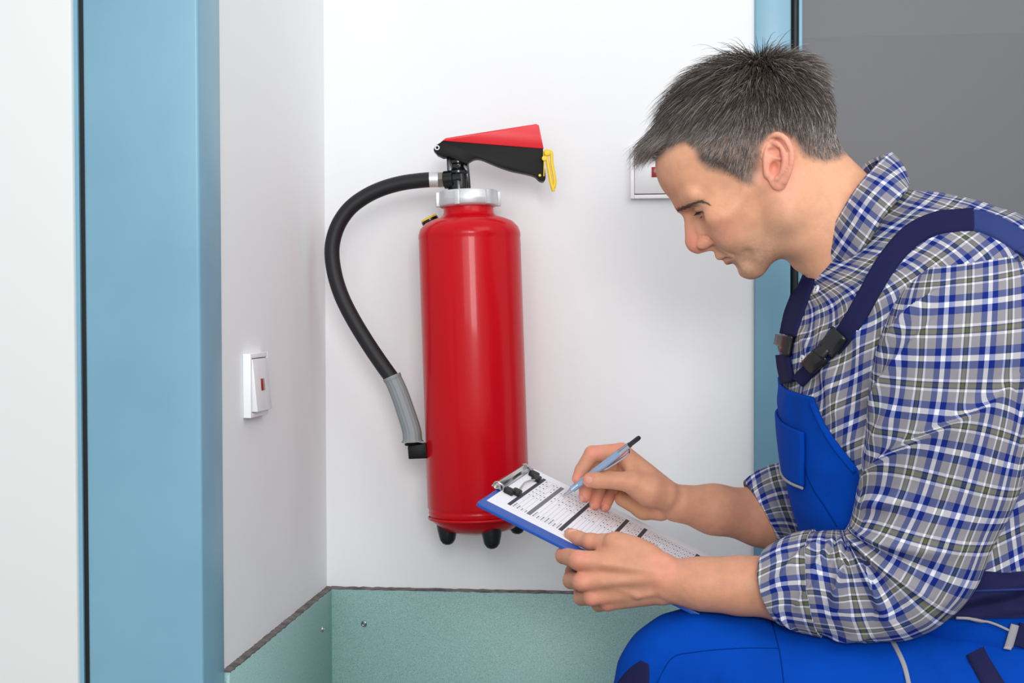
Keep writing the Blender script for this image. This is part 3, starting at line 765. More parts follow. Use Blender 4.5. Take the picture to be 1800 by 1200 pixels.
def body_tint(V):
    n = len(V); C = np.tile(lin(229, 171, 136), (n, 1))
    def mixin(col, w):
        nonlocal C
        w = np.clip(w, 0, 1)[:, None]; C = C*(1-w)+np.array(col)*w
    def blob(c, r, soft=1.0): return np.clip(1.6*np.exp(-(((V-np.array(c))/np.array(r))**2).sum(1)*soft), 0, 1)
    nz = vnoise(V, 26, 1); nz2 = vnoise(V, 9, 2)
    hd = V[:, 0]-EARHOLE[0]; hy = V[:, 1]-EARHOLE[1]
    Hc = np.stack([-0.8*hd+0.6*hy, -0.6*hd-0.8*hy, np.abs(V[:, 2])], 1)
    head = V[:, 1] < 520
    def hb(c, r): return np.where(head, np.clip(1.5*np.exp(-(((Hc-np.array(c))/np.array(r))**2).sum(1)), 0, 1), 0)
    mixin(lin(200, 143, 113), np.where(~head, 0.9, 0))                                   # tanned arms
    mixin(lin(214, 150, 122), np.where(~head & (nz > 0.5), (nz-0.5)*1.6, 0))
    mixin(lin(215, 152, 122), hb((165, 80, 0), (60, 60, 90))*0.75)                        # forehead
    mixin(lin(226, 142, 122), hb((182, -18, 0), (30, 26, 26))*0.75)                       # nose
    mixin(lin(232, 158, 134), hb((120, -22, 60), (34, 30, 40))*0.6)                       # cheek
    mixin(lin(192, 152, 124), hb((118, -98, 40), (52, 34, 60))*0.6)                       # shaved beard
    mixin(lin(196, 156, 128), hb((148, -52, 10), (14, 14, 30))*0.5)
    mixin(lin(204, 160, 132), hb((50, -85, 80), (56, 28, 40))*0.45)
    st = np.where(head, hb((112, -100, 40), (58, 34, 70)), 0)
    mixin(lin(150, 122, 104), st*np.clip((vnoise(V, 2.8, 2)-0.45)*1.0, 0, 0.24))
    lipd = np.minimum(RC((157, -64, 0), (139, -71, 25), 6, 3).f(Hc), RC((151, -79, 0), (137, -76, 24), 7.5, 3).f(Hc))
    mixin(lin(180, 98, 92), np.where(head, np.clip(0.9-lipd*0.4, 0, 0.9), 0))
    mixin(lin(198, 150, 122), hb((140, 30, 46), (16, 18, 26))*0.6)                        # lids
    ear = np.clip(1.7*np.exp(-(((np.stack([V[:, 0], V[:, 1], np.abs(V[:, 2])], 1)-np.array((1370, 288, 112)))/np.array((34, 52, 26)))**2).sum(1)), 0, 1)
    mixin(lin(236, 162, 142), ear*0.75)
    for c in (Q(1018, 984, 250), Q(1024, 1022, 252), Q(1042, 1050, 244), Q(1066, 1062, 230), Q(985, 976, 206)): mixin(lin(214, 138, 118), blob(c, (17, 17, 20))*0.55)
    mixin(lin(222, 148, 126), blob(Q(1165, 1000, 248), (26, 30, 30))*0.55)
    for c in (Q(1010, 842, -30), Q(1028, 874, -48), Q(1046, 888, -66), Q(1066, 891, -82), Q(1045, 790, -36), Q(1025, 844, 6), Q(1088, 782, -38)): mixin(lin(226, 142, 122), blob(c, (17, 17, 20))*0.6)
    mixin(lin(214, 164, 120), blob(Q(1108, 892, -76), (34, 20, 30))*0.5)
    hs = hair_sd(V)
    hw = np.where(V[:, 1] < 345, np.clip((6-hs)/14, 0, 1), 0)*np.where(ear > 0.55, 0.0, 1.0)
    mixin(lin(112, 98, 90), hw*0.8)
    return C
body_me = mesh_quads('body', M2W(BV), BF)
set_tint(body_me, body_tint(BV))
body = link('body', body_me, 'skin', person)
# eyes
for sgn in (1, -1):
    c = HM(EYE[0], EYE[1], EYE[2]*sgn)
    gz = HM(EYE[0]+0.80, EYE[1]-0.60, EYE[2]*sgn)-c; gz /= np.linalg.norm(gz)
    cw = M2W(c[None])[0]; dw = M2W((c+gz*50)[None])[0]-cw; dw /= np.linalg.norm(dw)
    r = ER*U0
    prof = [(r*math.sin(t), r*math.cos(t)) for t in np.linspace(math.pi, 0.52, 22)]
    prof[0] = (0, -r)
    ip = [(r*math.sin(t)*1.0, r*math.cos(t)+r*0.02) for t in np.linspace(0.54, 0.0, 8)]; ip[-1] = (0, ip[-1][1])
    e = lathe('eye', prof+[(0, r*math.cos(0.52)*0.98)], cw, dw, 'eye_white', person, n=32, flat_angle=80)
    lathe('iris', [(0, r*0.8)]+ip, cw, dw, 'iris_brown', e, n=24, flat_angle=80)
# strands: tapered three-sided mesh hairs
def strands(name, P, Rr, C, parent, m='hair'):
    """P (n,k,3) model frame, Rr (n,k) radii in model units, C (n,3) linear colour"""
    n, k, _ = P.shape
    T = np.gradient(P, axis=1); T /= np.linalg.norm(T, axis=2)[..., None]+1e-9
    ref = np.tile(np.array((0.3, 0.2, 0.93)), (n, k, 1))
    A = np.cross(T, ref); A /= np.linalg.norm(A, axis=2)[..., None]+1e-9; B = np.cross(T, A)
    V = np.stack([P+(A*math.cos(t)+B*math.sin(t))*Rr[..., None] for t in (0, 2.0944, 4.18879)], 2).reshape(-1, 3)
    i, s, j = np.meshgrid(np.arange(n), np.arange(k-1), np.arange(3), indexing='ij'); j2 = (j+1) % 3
    base = (i*k+s)*3
    Fq = np.stack([base+j, base+j2, base+3+j2, base+3+j], -1).reshape(-1, 4)
    me = mesh_quads(name, M2W(V), Fq)
    set_tint(me, np.repeat(C, k*3, axis=0))
    return link(name, me, m, parent)
def scalp_hair(N):
    sd = hair_sd(BV); cand = np.where((sd < 0) & (BV[:, 1] < 345) & (BN[:, 1] < 0.995))[0]
    px = BV[cand]; earm = ((np.abs(px[:, 0]-1370) < 30) & (np.abs(px[:, 1]-287) < 52) & (np.abs(px[:, 2]) > 98)); cand = cand[~earm]
    cand = cand[RNG.rand(len(cand)) < np.clip(-sd[cand]/20, 0.22, 1)]
    ch = RNG.choice(cand, N); R0 = BV[ch]+RNG.randn(N, 3)*1.1; Nn = BN[ch]; S_ = -sd[ch]
    Wh = np.array((1330., 112., 10.))
    away = R0-Wh; dist = np.linalg.norm(away, axis=1)
    t = away-Nn*(away*Nn).sum(1)[:, None]
    t /= np.linalg.norm(t, axis=1)[:, None]+1e-6
    # swept towards the brow on top, back and down behind the ear
    top = np.clip((-Nn[:, 1]-0.05)/0.7, 0, 1)
    front = np.clip((1330-R0[:, 0])/150, 0, 1)
    fwd = np.array((-0.86, 0.30, 0.0))
    back = np.clip((R0[:, 0]-1385)/50, 0, 1)*np.clip((R0[:, 1]-95)/50, 0, 1)
    side = np.clip((np.abs(R0[:, 2])-60)/40, 0, 1)*np.clip((R0[:, 1]-150)/60, 0, 1)
    t = t+fwd*(top*front*1.3+0.12)[:, None]+np.array((-0.35, 0.25, 0))*(side*front)[:, None]+np.array((0.0, 0.9, 0.0))*back[:, None]
    fr0 = np.clip((1200-R0[:, 0])/30, 0, 1)*np.clip((90-np.abs(R0[:, 2]))/40, 0, 1)
    cl = np.stack([vnoise(R0, 15, 3)-0.5, vnoise(R0, 15, 4)-0.5, vnoise(R0, 15, 5)-0.5], 1)
    t = t+np.array((-0.9, -0.75, 0.0))*fr0[:, None]+cl*0.8+RNG.randn(N, 3)*0.16
    t = t-Nn*(t*Nn).sum(1)[:, None]; t /= np.linalg.norm(t, axis=1)[:, None]+1e-6
    hgt = np.clip((255-R0[:, 1])/130, 0, 1)*(1-0.4*back)
    L = 12+32*hgt+30*front*np.clip((250-R0[:, 1])/80, 0, 1)*np.clip((95-np.abs(R0[:, 2]))/50, 0.15, 1)
    fr = np.clip((1195-R0[:, 0])/30, 0, 1)*np.clip((90-np.abs(R0[:, 2]))/40, 0, 1)
    L += 36*fr+26*front*np.clip((215-R0[:, 1])/60, 0, 1)*(1-back)
    L *= np.clip(S_/16, 0.35, 1)*(0.75+0.5*RNG.rand(N))
    wh = np.exp(-((dist/34)**2)); L = L*(1-0.25*wh)
    lift = L*(0.20+0.20*RNG.rand(N))*(0.28+0.72*hgt)*(1-0.75*back)*(1+0.55*top)+wh*14*RNG.rand(N)+fr*L*0.42+np.where((RNG.rand(N) < 0.10) & (dist < 38), 26*RNG.rand(N), 0)
    k = 6; s = np.linspace(0, 1, k)[None, :, None]
    P = R0[:, None]+t[:, None]*L[:, None, None]*s+Nn[:, None]*(lift[:, None, None]*(1-(1-s)**2))
    P = P+np.array((0, 1, 0))*((L*L/330.0)*(0.5+0.7*front)*(1-0.75*fr))[:, None, None]*s**2*(1-0.8*wh[:, None, None])
    bend = RNG.randn(N, 1, 3)*0.06*L[:, None, None]; P = P+bend*s**2
    d = np.linalg.norm(P, axis=2)
    rad = ((0.58+0.22*hgt)*np.clip(S_/22, 0.5, 1))[:, None]*np.linspace(1.0, 0.12, k)[None]*(0.8+0.4*RNG.rand(N, 1))
    grey = np.clip((R0[:, 1]-165)/90, 0, 1)*0.62+front*0.12+0.16+0.28*(vnoise(R0, 22, 8)-0.5)
    pick = RNG.rand(N)
    c0, c1, c2 = lin(76, 67, 62), lin(116, 107, 102), lin(186, 177, 172)
    C = np.where((pick < grey*0.55)[:, None], c2, np.where((pick < grey*1.1+0.22)[:, None], c1, c0))
    C = C*(0.8+0.4*RNG.rand(N, 1))
    return P, rad, C
hair = strands('hair', *scalp_hair(30000), person); hair['label'] = 'short grey and dark hair swept forward'
BVH = BVHTree.FromPolygons([tuple(v) for v in M2W(BV).tolist()], [tuple(f) for f in BF.tolist()])
def cast(bvh, px, py):
    d = ray(px, py); d = d/np.linalg.norm(d)
    h = bvh.ray_cast(Vector(CAM.tolist()), Vector(d.tolist()))
    if h[0] is None: return None, None
    return np.array(h[0]), np.array(h[1])
def brow_hair(sgn):
    P = []; R_ = []; C = []
    cl = catmull([(1190, 369.5), (1198, 366), (1209, 361), (1221, 356.5), (1230, 354.5), (1238, 355.5), (1245, 358)], 60)
    for i in range(330):
        u = RNG.rand()**1.25; c = cl[int(u*59)]+RNG.randn(2)*np.array((1.3, 1.9))*(1-0.65*u)
        h, nr = cast(BVH, c[0], c[1])
        if h is None: continue
        m = W2M(h[None])[0]; g = np.array([np.dot(nr, q) for q in (MX, MY, MZ)]); g /= np.linalg.norm(g)
        if np.dot(g, CAMM-m) < 0: g = -g
        tg = cl[min(59, int(u*59)+2)]-cl[max(0, int(u*59)-2)]; tg /= np.linalg.norm(tg)
        dirv = np.array((tg[0], tg[1]-0.35*(1-u), 0.25)); dirv = dirv-g*(dirv@g); dirv /= np.linalg.norm(dirv)
        dirv = dirv+g*0.14+RNG.randn(3)*0.12
        L = 5.5+5*RNG.rand(); s = np.linspace(0, 1, 4)[:, None]
        pts = m+dirv*L*s+g*0.3-g*(s**2)*L*0.10
        pts[:, 2] *= sgn
        P.append(pts); R_.append(np.linspace(0.29, 0.10, 4)); C.append(lin(92+34*u, 75+34*u, 64+32*u)*(0.7+0.7*RNG.rand()))
    return strands('eyebrow', np.array(P), np.array(R_), np.array(C), person)
brow_hair(1); brow_hair(-1)

def lashes(sgn):
    n = 110; P = []; R_ = []; C = []
    for i in range(n):
        up = i % 5 != 0
        t = math.radians(-62+150*RNG.rand())                # round the ball, c towards the temple
        v = np.array((math.cos(t)*0.96, 0.0, math.sin(t)))
        b = (-7.3+0.55*v[0]*18)/1.0*0.9 if up else -9.5
        q = EYE+np.array((v[0]*math.sqrt(max(1, 20.4**2-b*b)), b, v[2]*math.sqrt(max(1, 20.4**2-b*b))))
        d = v+np.array((0.25, -0.75 if up else -0.5, 0.1)); d /= np.linalg.norm(d)
        s_ = np.linspace(0, 1, 4)[:, None]
        pts = q+d*(9 if up else 4)*s_+np.array((0, 2.5, 0))*s_**2*(1 if up else 0)
        M = np.array([HM(*x) for x in pts]); M[:, 2] *= sgn
        P.append(M); R_.append(np.linspace(0.42, 0.12, 4)); C.append(lin(40, 30, 26))
    return strands('eyelashes', np.array(P), np.array(R_), np.array(C), person)
lashes(1); lashes(-1)

nail(BVH, 1035, 843, (-1, 0.06), 7.6, 8.2, body)
nail(BVH, 1007, 931.5, (-1, -0.35), 6.5, 7.5, body)
nail(BVH, 1021.5, 876, (-0.35, 1), 5.0, 7.0, body)
nail(BVH, 1039, 889, (-0.35, 1), 4.6, 6.5, body)
nail(BVH, 1060, 893, (-0.4, 1), 4.2, 6.0, body)
# ------------------------------------------------------------------ clothes: lofted cloth shells
PU, PV = 0.0425, 0.0570                                   # plaid repeat in metres
def plaid_material():
    m = bpy.data.materials.new('plaid_cotton'); m.use_nodes = True; nt = m.node_tree; b = nt.nodes['Principled BSDF']
    uv = nt.nodes.new('ShaderNodeUVMap'); uv.uv_map = 'UVMap'
    sx = nt.nodes.new('ShaderNodeSeparateXYZ'); nt.links.new(uv.outputs['UV'], sx.inputs[0])
    g, w, bl, ol, nv = srgb(140, 137, 144), srgb(226, 226, 232), srgb(14, 36, 118), srgb(88, 91, 54), srgb(48, 50, 88)
    stops = [(0.0, w), (0.052, bl), (0.19, g), (0.385, w), (0.437, nv), (0.462, ol), (0.538, nv), (0.563, w), (0.615, g), (0.81, bl), (0.948, w)]
    outs = []
    for k, ax in enumerate(('X', 'Y')):
        fr = nt.nodes.new('ShaderNodeMath'); fr.operation = 'FRACT'; nt.links.new(sx.outputs[ax], fr.inputs[0])
        cr = nt.nodes.new('ShaderNodeValToRGB'); cr.color_ramp.interpolation = 'CONSTANT'
        el = cr.color_ramp.elements
        el[0].position = 0.0; el[0].color = stops[0][1]; el[1].position = stops[-1][0]; el[1].color = stops[-1][1]
        for p, c in stops[1:-1]:
            e = el.new(p); e.color = c
        nt.links.new(fr.outputs[0], cr.inputs[0]); outs.append(cr)
    mx = nt.nodes.new('ShaderNodeMix'); mx.data_type = 'RGBA'; mx.inputs['Factor'].default_value = 0.5
    nt.links.new(outs[0].outputs[0], mx.inputs[6]); nt.links.new(outs[1].outputs[0], mx.inputs[7])
    ml = nt.nodes.new('ShaderNodeMix'); ml.data_type = 'RGBA'; ml.blend_type = 'MULTIPLY'; ml.inputs['Factor'].default_value = 1.0
    nt.links.new(outs[0].outputs[0], ml.inputs[6]); nt.links.new(outs[1].outputs[0], ml.inputs[7])
    gm = nt.nodes.new('ShaderNodeGamma'); gm.inputs['Gamma'].default_value = 0.5; nt.links.new(ml.outputs[2], gm.inputs['Color'])
    m2 = nt.nodes.new('ShaderNodeMix'); m2.data_type = 'RGBA'; m2.inputs['Factor'].default_value = 0.5
    nt.links.new(mx.outputs[2], m2.inputs[6]); nt.links.new(gm.outputs[0], m2.inputs[7])
    nt.links.new(m2.outputs[2], b.inputs['Base Color'])
    tc = nt.nodes.new('ShaderNodeTexCoord'); n = nt.nodes.new('ShaderNodeTexNoise'); n.inputs['Scale'].default_value = 60; n.inputs['Detail'].default_value = 4
    nt.links.new(tc.outputs['Object'], n.inputs['Vector'])
    bp = nt.nodes.new('ShaderNodeBump'); bp.inputs['Strength'].default_value = 0.12; bp.inputs['Distance'].default_value = 0.006
    nt.links.new(n.outputs['Fac'], bp.inputs['Height']); nt.links.new(bp.outputs['Normal'], b.inputs['Normal'])
    b.inputs['Roughness'].default_value = 0.85; b.inputs['Specular IOR Level'].default_value = 0.15
    MATS['plaid'] = m
plaid_material()
mat('overall_blue', srgb(0, 68, 172), 0.85, spec=0.08, bump=(420, 0.25, 0.0012), var=(14, srgb(0, 62, 160), 0.35, 0.7))
mat('navy_cloth', srgb(28, 30, 70), 0.85, spec=0.15, bump=(500, 0.25, 0.001))
mat('strap_blue', srgb(48, 62, 116), 0.85, spec=0.15, bump=(500, 0.25, 0.001))
mat('navy_edge', srgb(40, 52, 112), 0.85, spec=0.15)
mat('grey_piping', srgb(150, 148, 152), 0.7)
mat('stitch_blue', srgb(0, 46, 124), 0.9, spec=0.05)
mat('buckle_black', srgb(20, 20, 23), 0.3)
mat('button_white', srgb(226, 228, 234), 0.3)
mat('shoe_black', srgb(28, 28, 30), 0.5); mat('sole_grey', srgb(60, 60, 62), 0.7)
def ring_table(rings, n):
    """rings: (Lx,Ly,Rx,Ry,z,rz,tx,ty,e) -> n interpolated rows"""
    rows = []
    for r in rings:
        r = list(r)+[0, 0, 2.0][len(r)-6:] if len(r) < 9 else list(r)
        rows.append(r)
    return catmull(rows, n)
class Loft:
    def __init__(s, rings, nv, nu, disp=None, uoff=0.0, voff=0.0, cols=False, uvfn=None):
        T = ring_table(rings, nv); s.nv, s.nu = nv, nu
        th = np.linspace(0, 2*np.pi, nu+1)
        c, sn = np.cos(th), np.sin(th); s.th = th
        V = np.zeros((nv, nu+1, 3)); O = np.zeros((nv, nu+1, 3))
        for i, (lx, ly, rx, ry, z, rz, tx, ty, e) in enumerate(T):
            Lp, Rp = Q(lx, ly, z), Q(rx, ry, z)
            C = (Lp+Rp)/2; A = (Rp-Lp)/2; Z = np.array((tx, ty, 1.0))*rz
            cc = np.sign(c)*np.abs(c)**(2/e); ss = np.sign(sn)*np.abs(sn)**(2/e)
            V[i] = C+cc[:, None]*A+ss[:, None]*Z
        s.base = V
        dU = np.gradient(V, axis=1); dU[:, 0] = dU[:, -1] = (V[:, 1]-V[:, -2])/2
        dV = np.gradient(V, axis=0)
        N = np.cross(dU, dV); N /= np.linalg.norm(N, axis=2)[..., None]+1e-9
        cen = V[:, :-1].mean(1)[:, None]
        if np.sum(N*(V-cen)) < 0: N = -N; s.flip = True
        else: s.flip = False
        s.N = N
        arc = np.concatenate([np.zeros((nv, 1)), np.cumsum(np.linalg.norm(np.diff(V, axis=1), axis=2), 1)], 1)
        q = nu//4
        s.U = (arc-arc[:, q:q+1])*U0
        along = np.concatenate([[0], np.cumsum(np.linalg.norm(np.diff(V[:, q], axis=0), axis=1))])*U0
        s.Vv = np.repeat(along[:, None], nu+1, 1)
        if cols:
            cc_ = np.concatenate([np.zeros((1, nu+1)), np.cumsum(np.linalg.norm(np.diff(V, axis=0), axis=2), 0)])*U0
            s.Vv = 0.85*cc_+0.15*s.Vv
        if uvfn is not None:
            tt, hh_ = np.meshgrid(np.linspace(0, 1, nv), th, indexing='ij')
            a_, b_ = uvfn(tt, hh_); s.U = s.U+a_; s.Vv = s.Vv+b_
        s.uoff, s.voff = uoff, voff
        if disp is not None:
            tt, hh_ = np.meshgrid(np.linspace(0, 1, nv), th, indexing='ij')
            s.V = V+N*disp(tt, hh_, V)[..., None]
        else: s.V = V
        s.V[:, -1] = s.V[:, 0]
    def mesh(s, name, r0=0, r1=None, cap=(False, False), thick=0.0):
        r1 = s.nv if r1 is None else r1
        V = s.V[r0:r1]; nv = r1-r0; nu = s.nu
        idx = np.arange(nv*(nu+1)).reshape(nv, nu+1)
        f = np.stack([idx[:-1, :-1], idx[:-1, 1:], idx[1:, 1:], idx[1:, :-1]], -1).reshape(-1, 4)
        if s.flip: f = f[:, ::-1]
        me = mesh_quads(name, M2W(V.reshape(-1, 3)), f)
        uvl = me.uv_layers.new(name='UVMap')
        uv = np.stack([s.U[r0:r1]/PU+s.uoff, s.Vv[r0:r1]/PV+s.voff], -1).reshape(-1, 2)
        uvl.data.foreach_set('uv', uv[f.ravel()].astype(np.float32).ravel())
        bm = bmesh.new(); bm.from_mesh(me); bmesh.ops.remove_doubles(bm, verts=bm.verts, dist=1e-6); bm.to_mesh(me); bm.free()
        return me
def sheet_mesh(name, G, uv=None, thick=0.0, N=None, closed=False):
    """grid of model points (n,m,3) as cloth with thickness along -N"""
    n, m, _ = G.shape
    if N is None:
        N = np.cross(np.gradient(G, axis=0), np.gradient(G, axis=1)); N /= np.linalg.norm(N, axis=2)[..., None]+1e-9
    idx = np.arange(n*m).reshape(n, m)
    f = np.stack([idx[:-1, :-1], idx[1:, :-1], idx[1:, 1:], idx[:-1, 1:]], -1).reshape(-1, 4)
    if thick > 0:
        V = np.concatenate([G.reshape(-1, 3), (G-N*thick).reshape(-1, 3)]); k = n*m
        F_ = [f, f[:, ::-1]+k]
        rim = list(idx[0, :])+list(idx[1:, -1])+list(idx[-1, -2::-1])+list(idx[-2:0:-1, 0]); rim = np.array(rim); r2 = np.roll(rim, -1)
        F_.append(np.stack([rim, r2, r2+k, rim+k], -1)); f = np.concatenate(F_)
        uvf = None if uv is None else np.concatenate([uv.reshape(-1, 2)]*2)
    else:
        V = G.reshape(-1, 3); uvf = None if uv is None else uv.reshape(-1, 2)
    me = mesh_quads(name, M2W(V), f)
    if uvf is not None:
        l = me.uv_layers.new(name='UVMap'); l.data.foreach_set('uv', uvf[f.ravel()].astype(np.float32).ravel())
    bm = bmesh.new(); bm.from_mesh(me); bmesh.ops.recalc_face_normals(bm, faces=bm.faces); bm.to_mesh(me); bm.free()
    return me
def fold(tt, th, t0, a0, t1, a1, w, h, sharp=1.0):
    """ridge of height h along a segment in (t, theta); w in t units (theta scaled by 0.16)"""
    s = 0.16; x = tt; y = th*s; p = np.array((t0, a0*s)); q = np.array((t1, a1*s)); d = q-p
    k = np.clip(((x-p[0])*d[0]+(y-p[1])*d[1])/(d@d), 0, 1)
    D = np.hypot(x-p[0]-k*d[0], y-p[1]-k*d[1])
    return h*np.exp(-(D/w)**2)*np.sin(np.pi*np.clip(k, 0.08, 0.92))
def crease(tt, th, t0, a0, t1, a1, w, h):
    """overlapping fold: sharp on one side of the line, fading on the other"""
    s = 0.16; x = tt; y = th*s; p = np.array((t0, a0*s)); q = np.array((t1, a1*s)); d = q-p; L = np.hypot(*d)
    k = np.clip(((x-p[0])*d[0]+(y-p[1])*d[1])/(d@d), 0, 1)
    sd = ((x-p[0])*d[1]-(y-p[1])*d[0])/L
    D = np.hypot(x-p[0]-k*d[0], y-p[1]-k*d[1])
    return h*np.where(sd > 0, np.exp(-D/w), np.exp(-(D/(w*0.2))**2))*np.sin(np.pi*np.clip(k, 0.03, 0.97))**0.6
def gnoise(V, s, seed): return vnoise(V.reshape(-1, 3), s, seed).reshape(V.shape[:2])-0.5
# --- shirt trunk
TR = [(1446, 446, 1584, 330, 0, 84, 0.0, 0.0, 2.0),
      (1418, 500, 1690, 349, 0, 175, 0.22, -0.10, 2.1),
      (1394, 548, 1800, 412, 0, 252, 0.24, -0.12, 2.3),
      (1378, 610, 1880, 540, 0, 275, 0.16, -0.06, 2.4),
      (1378, 690, 1925, 690, 0, 262, 0.06, 0.0, 2.4),
      (1382, 780, 1945, 800, 0, 250, 0.0, 0.0, 2.4),
      (1394, 860, 1945, 870, 0, 246, 0, 0, 2.4),
      (1410, 920, 1942, 915, 0, 246, 0, 0, 2.4),
      (1424, 956, 1938, 940, 0, 244, 0, 0, 2.4)]
def trunk_disp(tt, th, V):
    d = 9*gnoise(V, 70, 11)+4*gnoise(V, 26, 12)
    pi = math.pi
    for a in ((0.26, 2.75, 0.50, 2.35, 0.012, 9), (0.24, 2.45, 0.46, 2.10, 0.012, 8), (0.30, 2.95, 0.42, 2.6, 0.010, 7), (0.36, 2.5, 0.56, 2.25, 0.014, 10),
              (0.44, 2.75, 0.62, 2.3, 0.012, 9), (0.5, 2.2, 0.7, 2.0, 0.014, 9), (0.85, 1.2, 0.96, 0.6, 0.012, 8), (0.8, 0.9, 0.93, 0.3, 0.012, 8)):
        d = d+fold(tt, th, *a)
    return d
trunk = Loft(TR, 150, 160, trunk_disp, 0.1, 0.3, cols=True)
shirt = link('shirt', trunk.mesh('shirt', 0), 'plaid', person); shirt['label'] = 'grey, blue and white plaid shirt with rolled sleeves'
# --- near sleeve
SL = [(1622, 470, 1790, 446, 205, 62, 0.0, 0.0, 2.0),
      (1580, 520, 1822, 490, 232, 88, 0, 0, 2.2),
      (1548, 590, 1842, 570, 246, 100, 0, 0, 2.3),
      (1528, 680, 1842, 690, 250, 102, 0, 0, 2.3),
      (1519, 770, 1812, 790, 250, 100, 0, 0, 2.3),
      (1510, 850, 1782, 880, 248, 97, 0, 0, 2.3),
      (1499, 908, 1744, 955, 246, 94, 0, 0, 2.3),
      (1490, 930, 1698, 1050, 244, 92, 0, 0, 2.3),
      (1484, 936, 1618, 1112, 240, 90, 0, 0, 2.3),
      (1464, 935, 1528, 1124, 236, 88, -0.1, 0, 2.3),
      (1432, 936, 1462, 1112, 230, 84, -0.2, 0.0, 2.2),
      (1392, 944, 1418, 1098, 226, 78, -0.34, 0.05, 2.1),
      (1349, 966, 1402, 1092, 222, 72, -0.42, 0.08, 2.0)]
def sleeve_disp(tt, th, V):
    d = 7*gnoise(V, 75, 21)+3*gnoise(V, 24, 22)*np.clip((tt-0.45)*4, 0.3, 1)
    for a in ((0.55, 3.0, 0.50, 1.2, 0.016, 11), (0.60, 3.0, 0.60, 1.0, 0.015, 12), (0.65, 3.05, 0.70, 1.1, 0.015, 13), (0.69, 3.0, 0.80, 1.3, 0.014, 12),
              (0.74, 2.9, 0.88, 1.5, 0.013, 11), (0.80, 2.8, 0.93, 1.9, 0.012, 9), (0.46, 2.9, 0.40, 1.7, 0.016, 8), (0.36, 3.0, 0.26, 2.2, 0.016, 9),
              (0.30, 2.9, 0.16, 2.3, 0.014, 9), (0.22, 2.95, 0.08, 2.2, 0.012, 8), (0.84, 0.4, 0.72, 1.0, 0.015, 7), (0.9, 0.5, 0.97, 1.4, 0.012, 6)):
        d = d+fold(tt, th, *a)
    for a in ((0.575, 3.0, 0.55, 1.4, 0.010, -8), (0.63, 3.0, 0.65, 1.4, 0.010, -9), (0.68, 3.0, 0.75, 1.5, 0.010, -9), (0.72, 2.9, 0.84, 1.7, 0.010, -8)):
        d = d+fold(tt, th, *a)
    for a in ((0.225, 1.15, 0.405, 2.95, 0.045, 24), (0.13, 2.0, 0.30, 3.0, 0.03, 9), (0.07, 2.1, 0.20, 3.1, 0.03, 9), (0.60, 2.9, 0.71, 1.35, 0.02, 9), (0.66, 2.9, 0.80, 1.5, 0.02, 9), (0.72, 2.8, 0.90, 1.3, 0.02, 8)):
        d = d+crease(tt, th, *a)
    return d
def tuck(tt, th, t0, a0, t1, a1, w):
    """cloth hidden inside a fold: the pattern jumps across the line and eases back"""
    s = 0.16; p = np.array((t0, a0*s)); q = np.array((t1, a1*s)); d = q-p; L = np.hypot(*d)
    k = np.clip(((tt-p[0])*d[0]+(th*s-p[1])*d[1])/(d@d), 0, 1); sd = ((tt-p[0])*d[1]-(th*s-p[1])*d[0])/L
    D = np.hypot(tt-p[0]-k*d[0], th*s-p[1]-k*d[1])
    return 1/(1+np.exp(-np.clip(sd/0.0022, -40, 40)))*np.exp(-(D/w)**2)*np.sin(np.pi*np.clip(k, 0, 1))**0.7
def sleeve_uv(tt, th):
    v = 0.022*tuck(tt, th, 0.225, 1.15, 0.405, 2.95, 0.13)+0.012*tuck(tt, th, 0.60, 2.9, 0.71, 1.35, 0.05)+0.012*tuck(tt, th, 0.66, 2.9, 0.80, 1.5, 0.05)
    return 0.4*v, v
slv = Loft(SL, 300, 220, sleeve_disp, 0.35, 0.0, uvfn=sleeve_uv)
sl_o = link('sleeve', slv.mesh('sleeve', 0, 281), 'plaid', shirt)
# rolled cuff: a turned-back band over the end of the sleeve
def cuff(lo, r0, r1, off, name, uo, vo):
    n = r1-r0; G = lo.V[r0:r1]+lo.N[r0:r1]*off
    inn = lo.V[r0:r1][::-1]-lo.N[r0:r1][::-1]*2.0
    endr = (lo.V[r1-1]+lo.N[r1-1]*(off-2))[None]
    A = np.concatenate([(lo.V[r0]+lo.N[r0]*1.0)[None], G, endr+ (lo.V[r1-1]-lo.V[r1-2])[None]*1.5, inn], 0)
    k, m, _ = A.shape
    arc = np.concatenate([np.zeros((1, m)), np.cumsum(np.linalg.norm(np.diff(A, axis=0), axis=2), 0)], 0)*U0
    uv = np.stack([np.repeat(lo.U[r0:r0+1]/PU, k, 0)+uo, arc/PV+vo], -1)
    me = sheet_mesh(name, A, uv)
    return link(name, me, 'plaid', shirt)
cuff(slv, 254, 299, 5.5, 'rolled_cuff', 0.62, 0.4)
# --- far sleeve
SF = [(1560, 500, 1690, 540, -215, 62), (1500, 610, 1660, 690, -225, 84), (1450, 740, 1610, 860, -222, 84), (1432, 812, 1560, 985, -205, 78),
      (1404, 822, 1470, 996, -186, 72), (1368, 821, 1422, 978, -168, 66), (1332, 833, 1388, 962, -152, 62, 0.2, 0.0, 2.0), (1311, 850, 1364, 950, -142, 58, 0.25, 0, 2.0)]
def far_disp(tt, th, V): return 6*gnoise(V, 60, 31)+4*gnoise(V, 22, 32)
slf = Loft(SF, 120, 110, far_disp, 0.2, 0.55)
link('sleeve', slf.mesh('sleeve', 0, 112), 'plaid', shirt)
cuff(slf, 82, 119, 5.0, 'rolled_cuff', 0.1, 0.2)
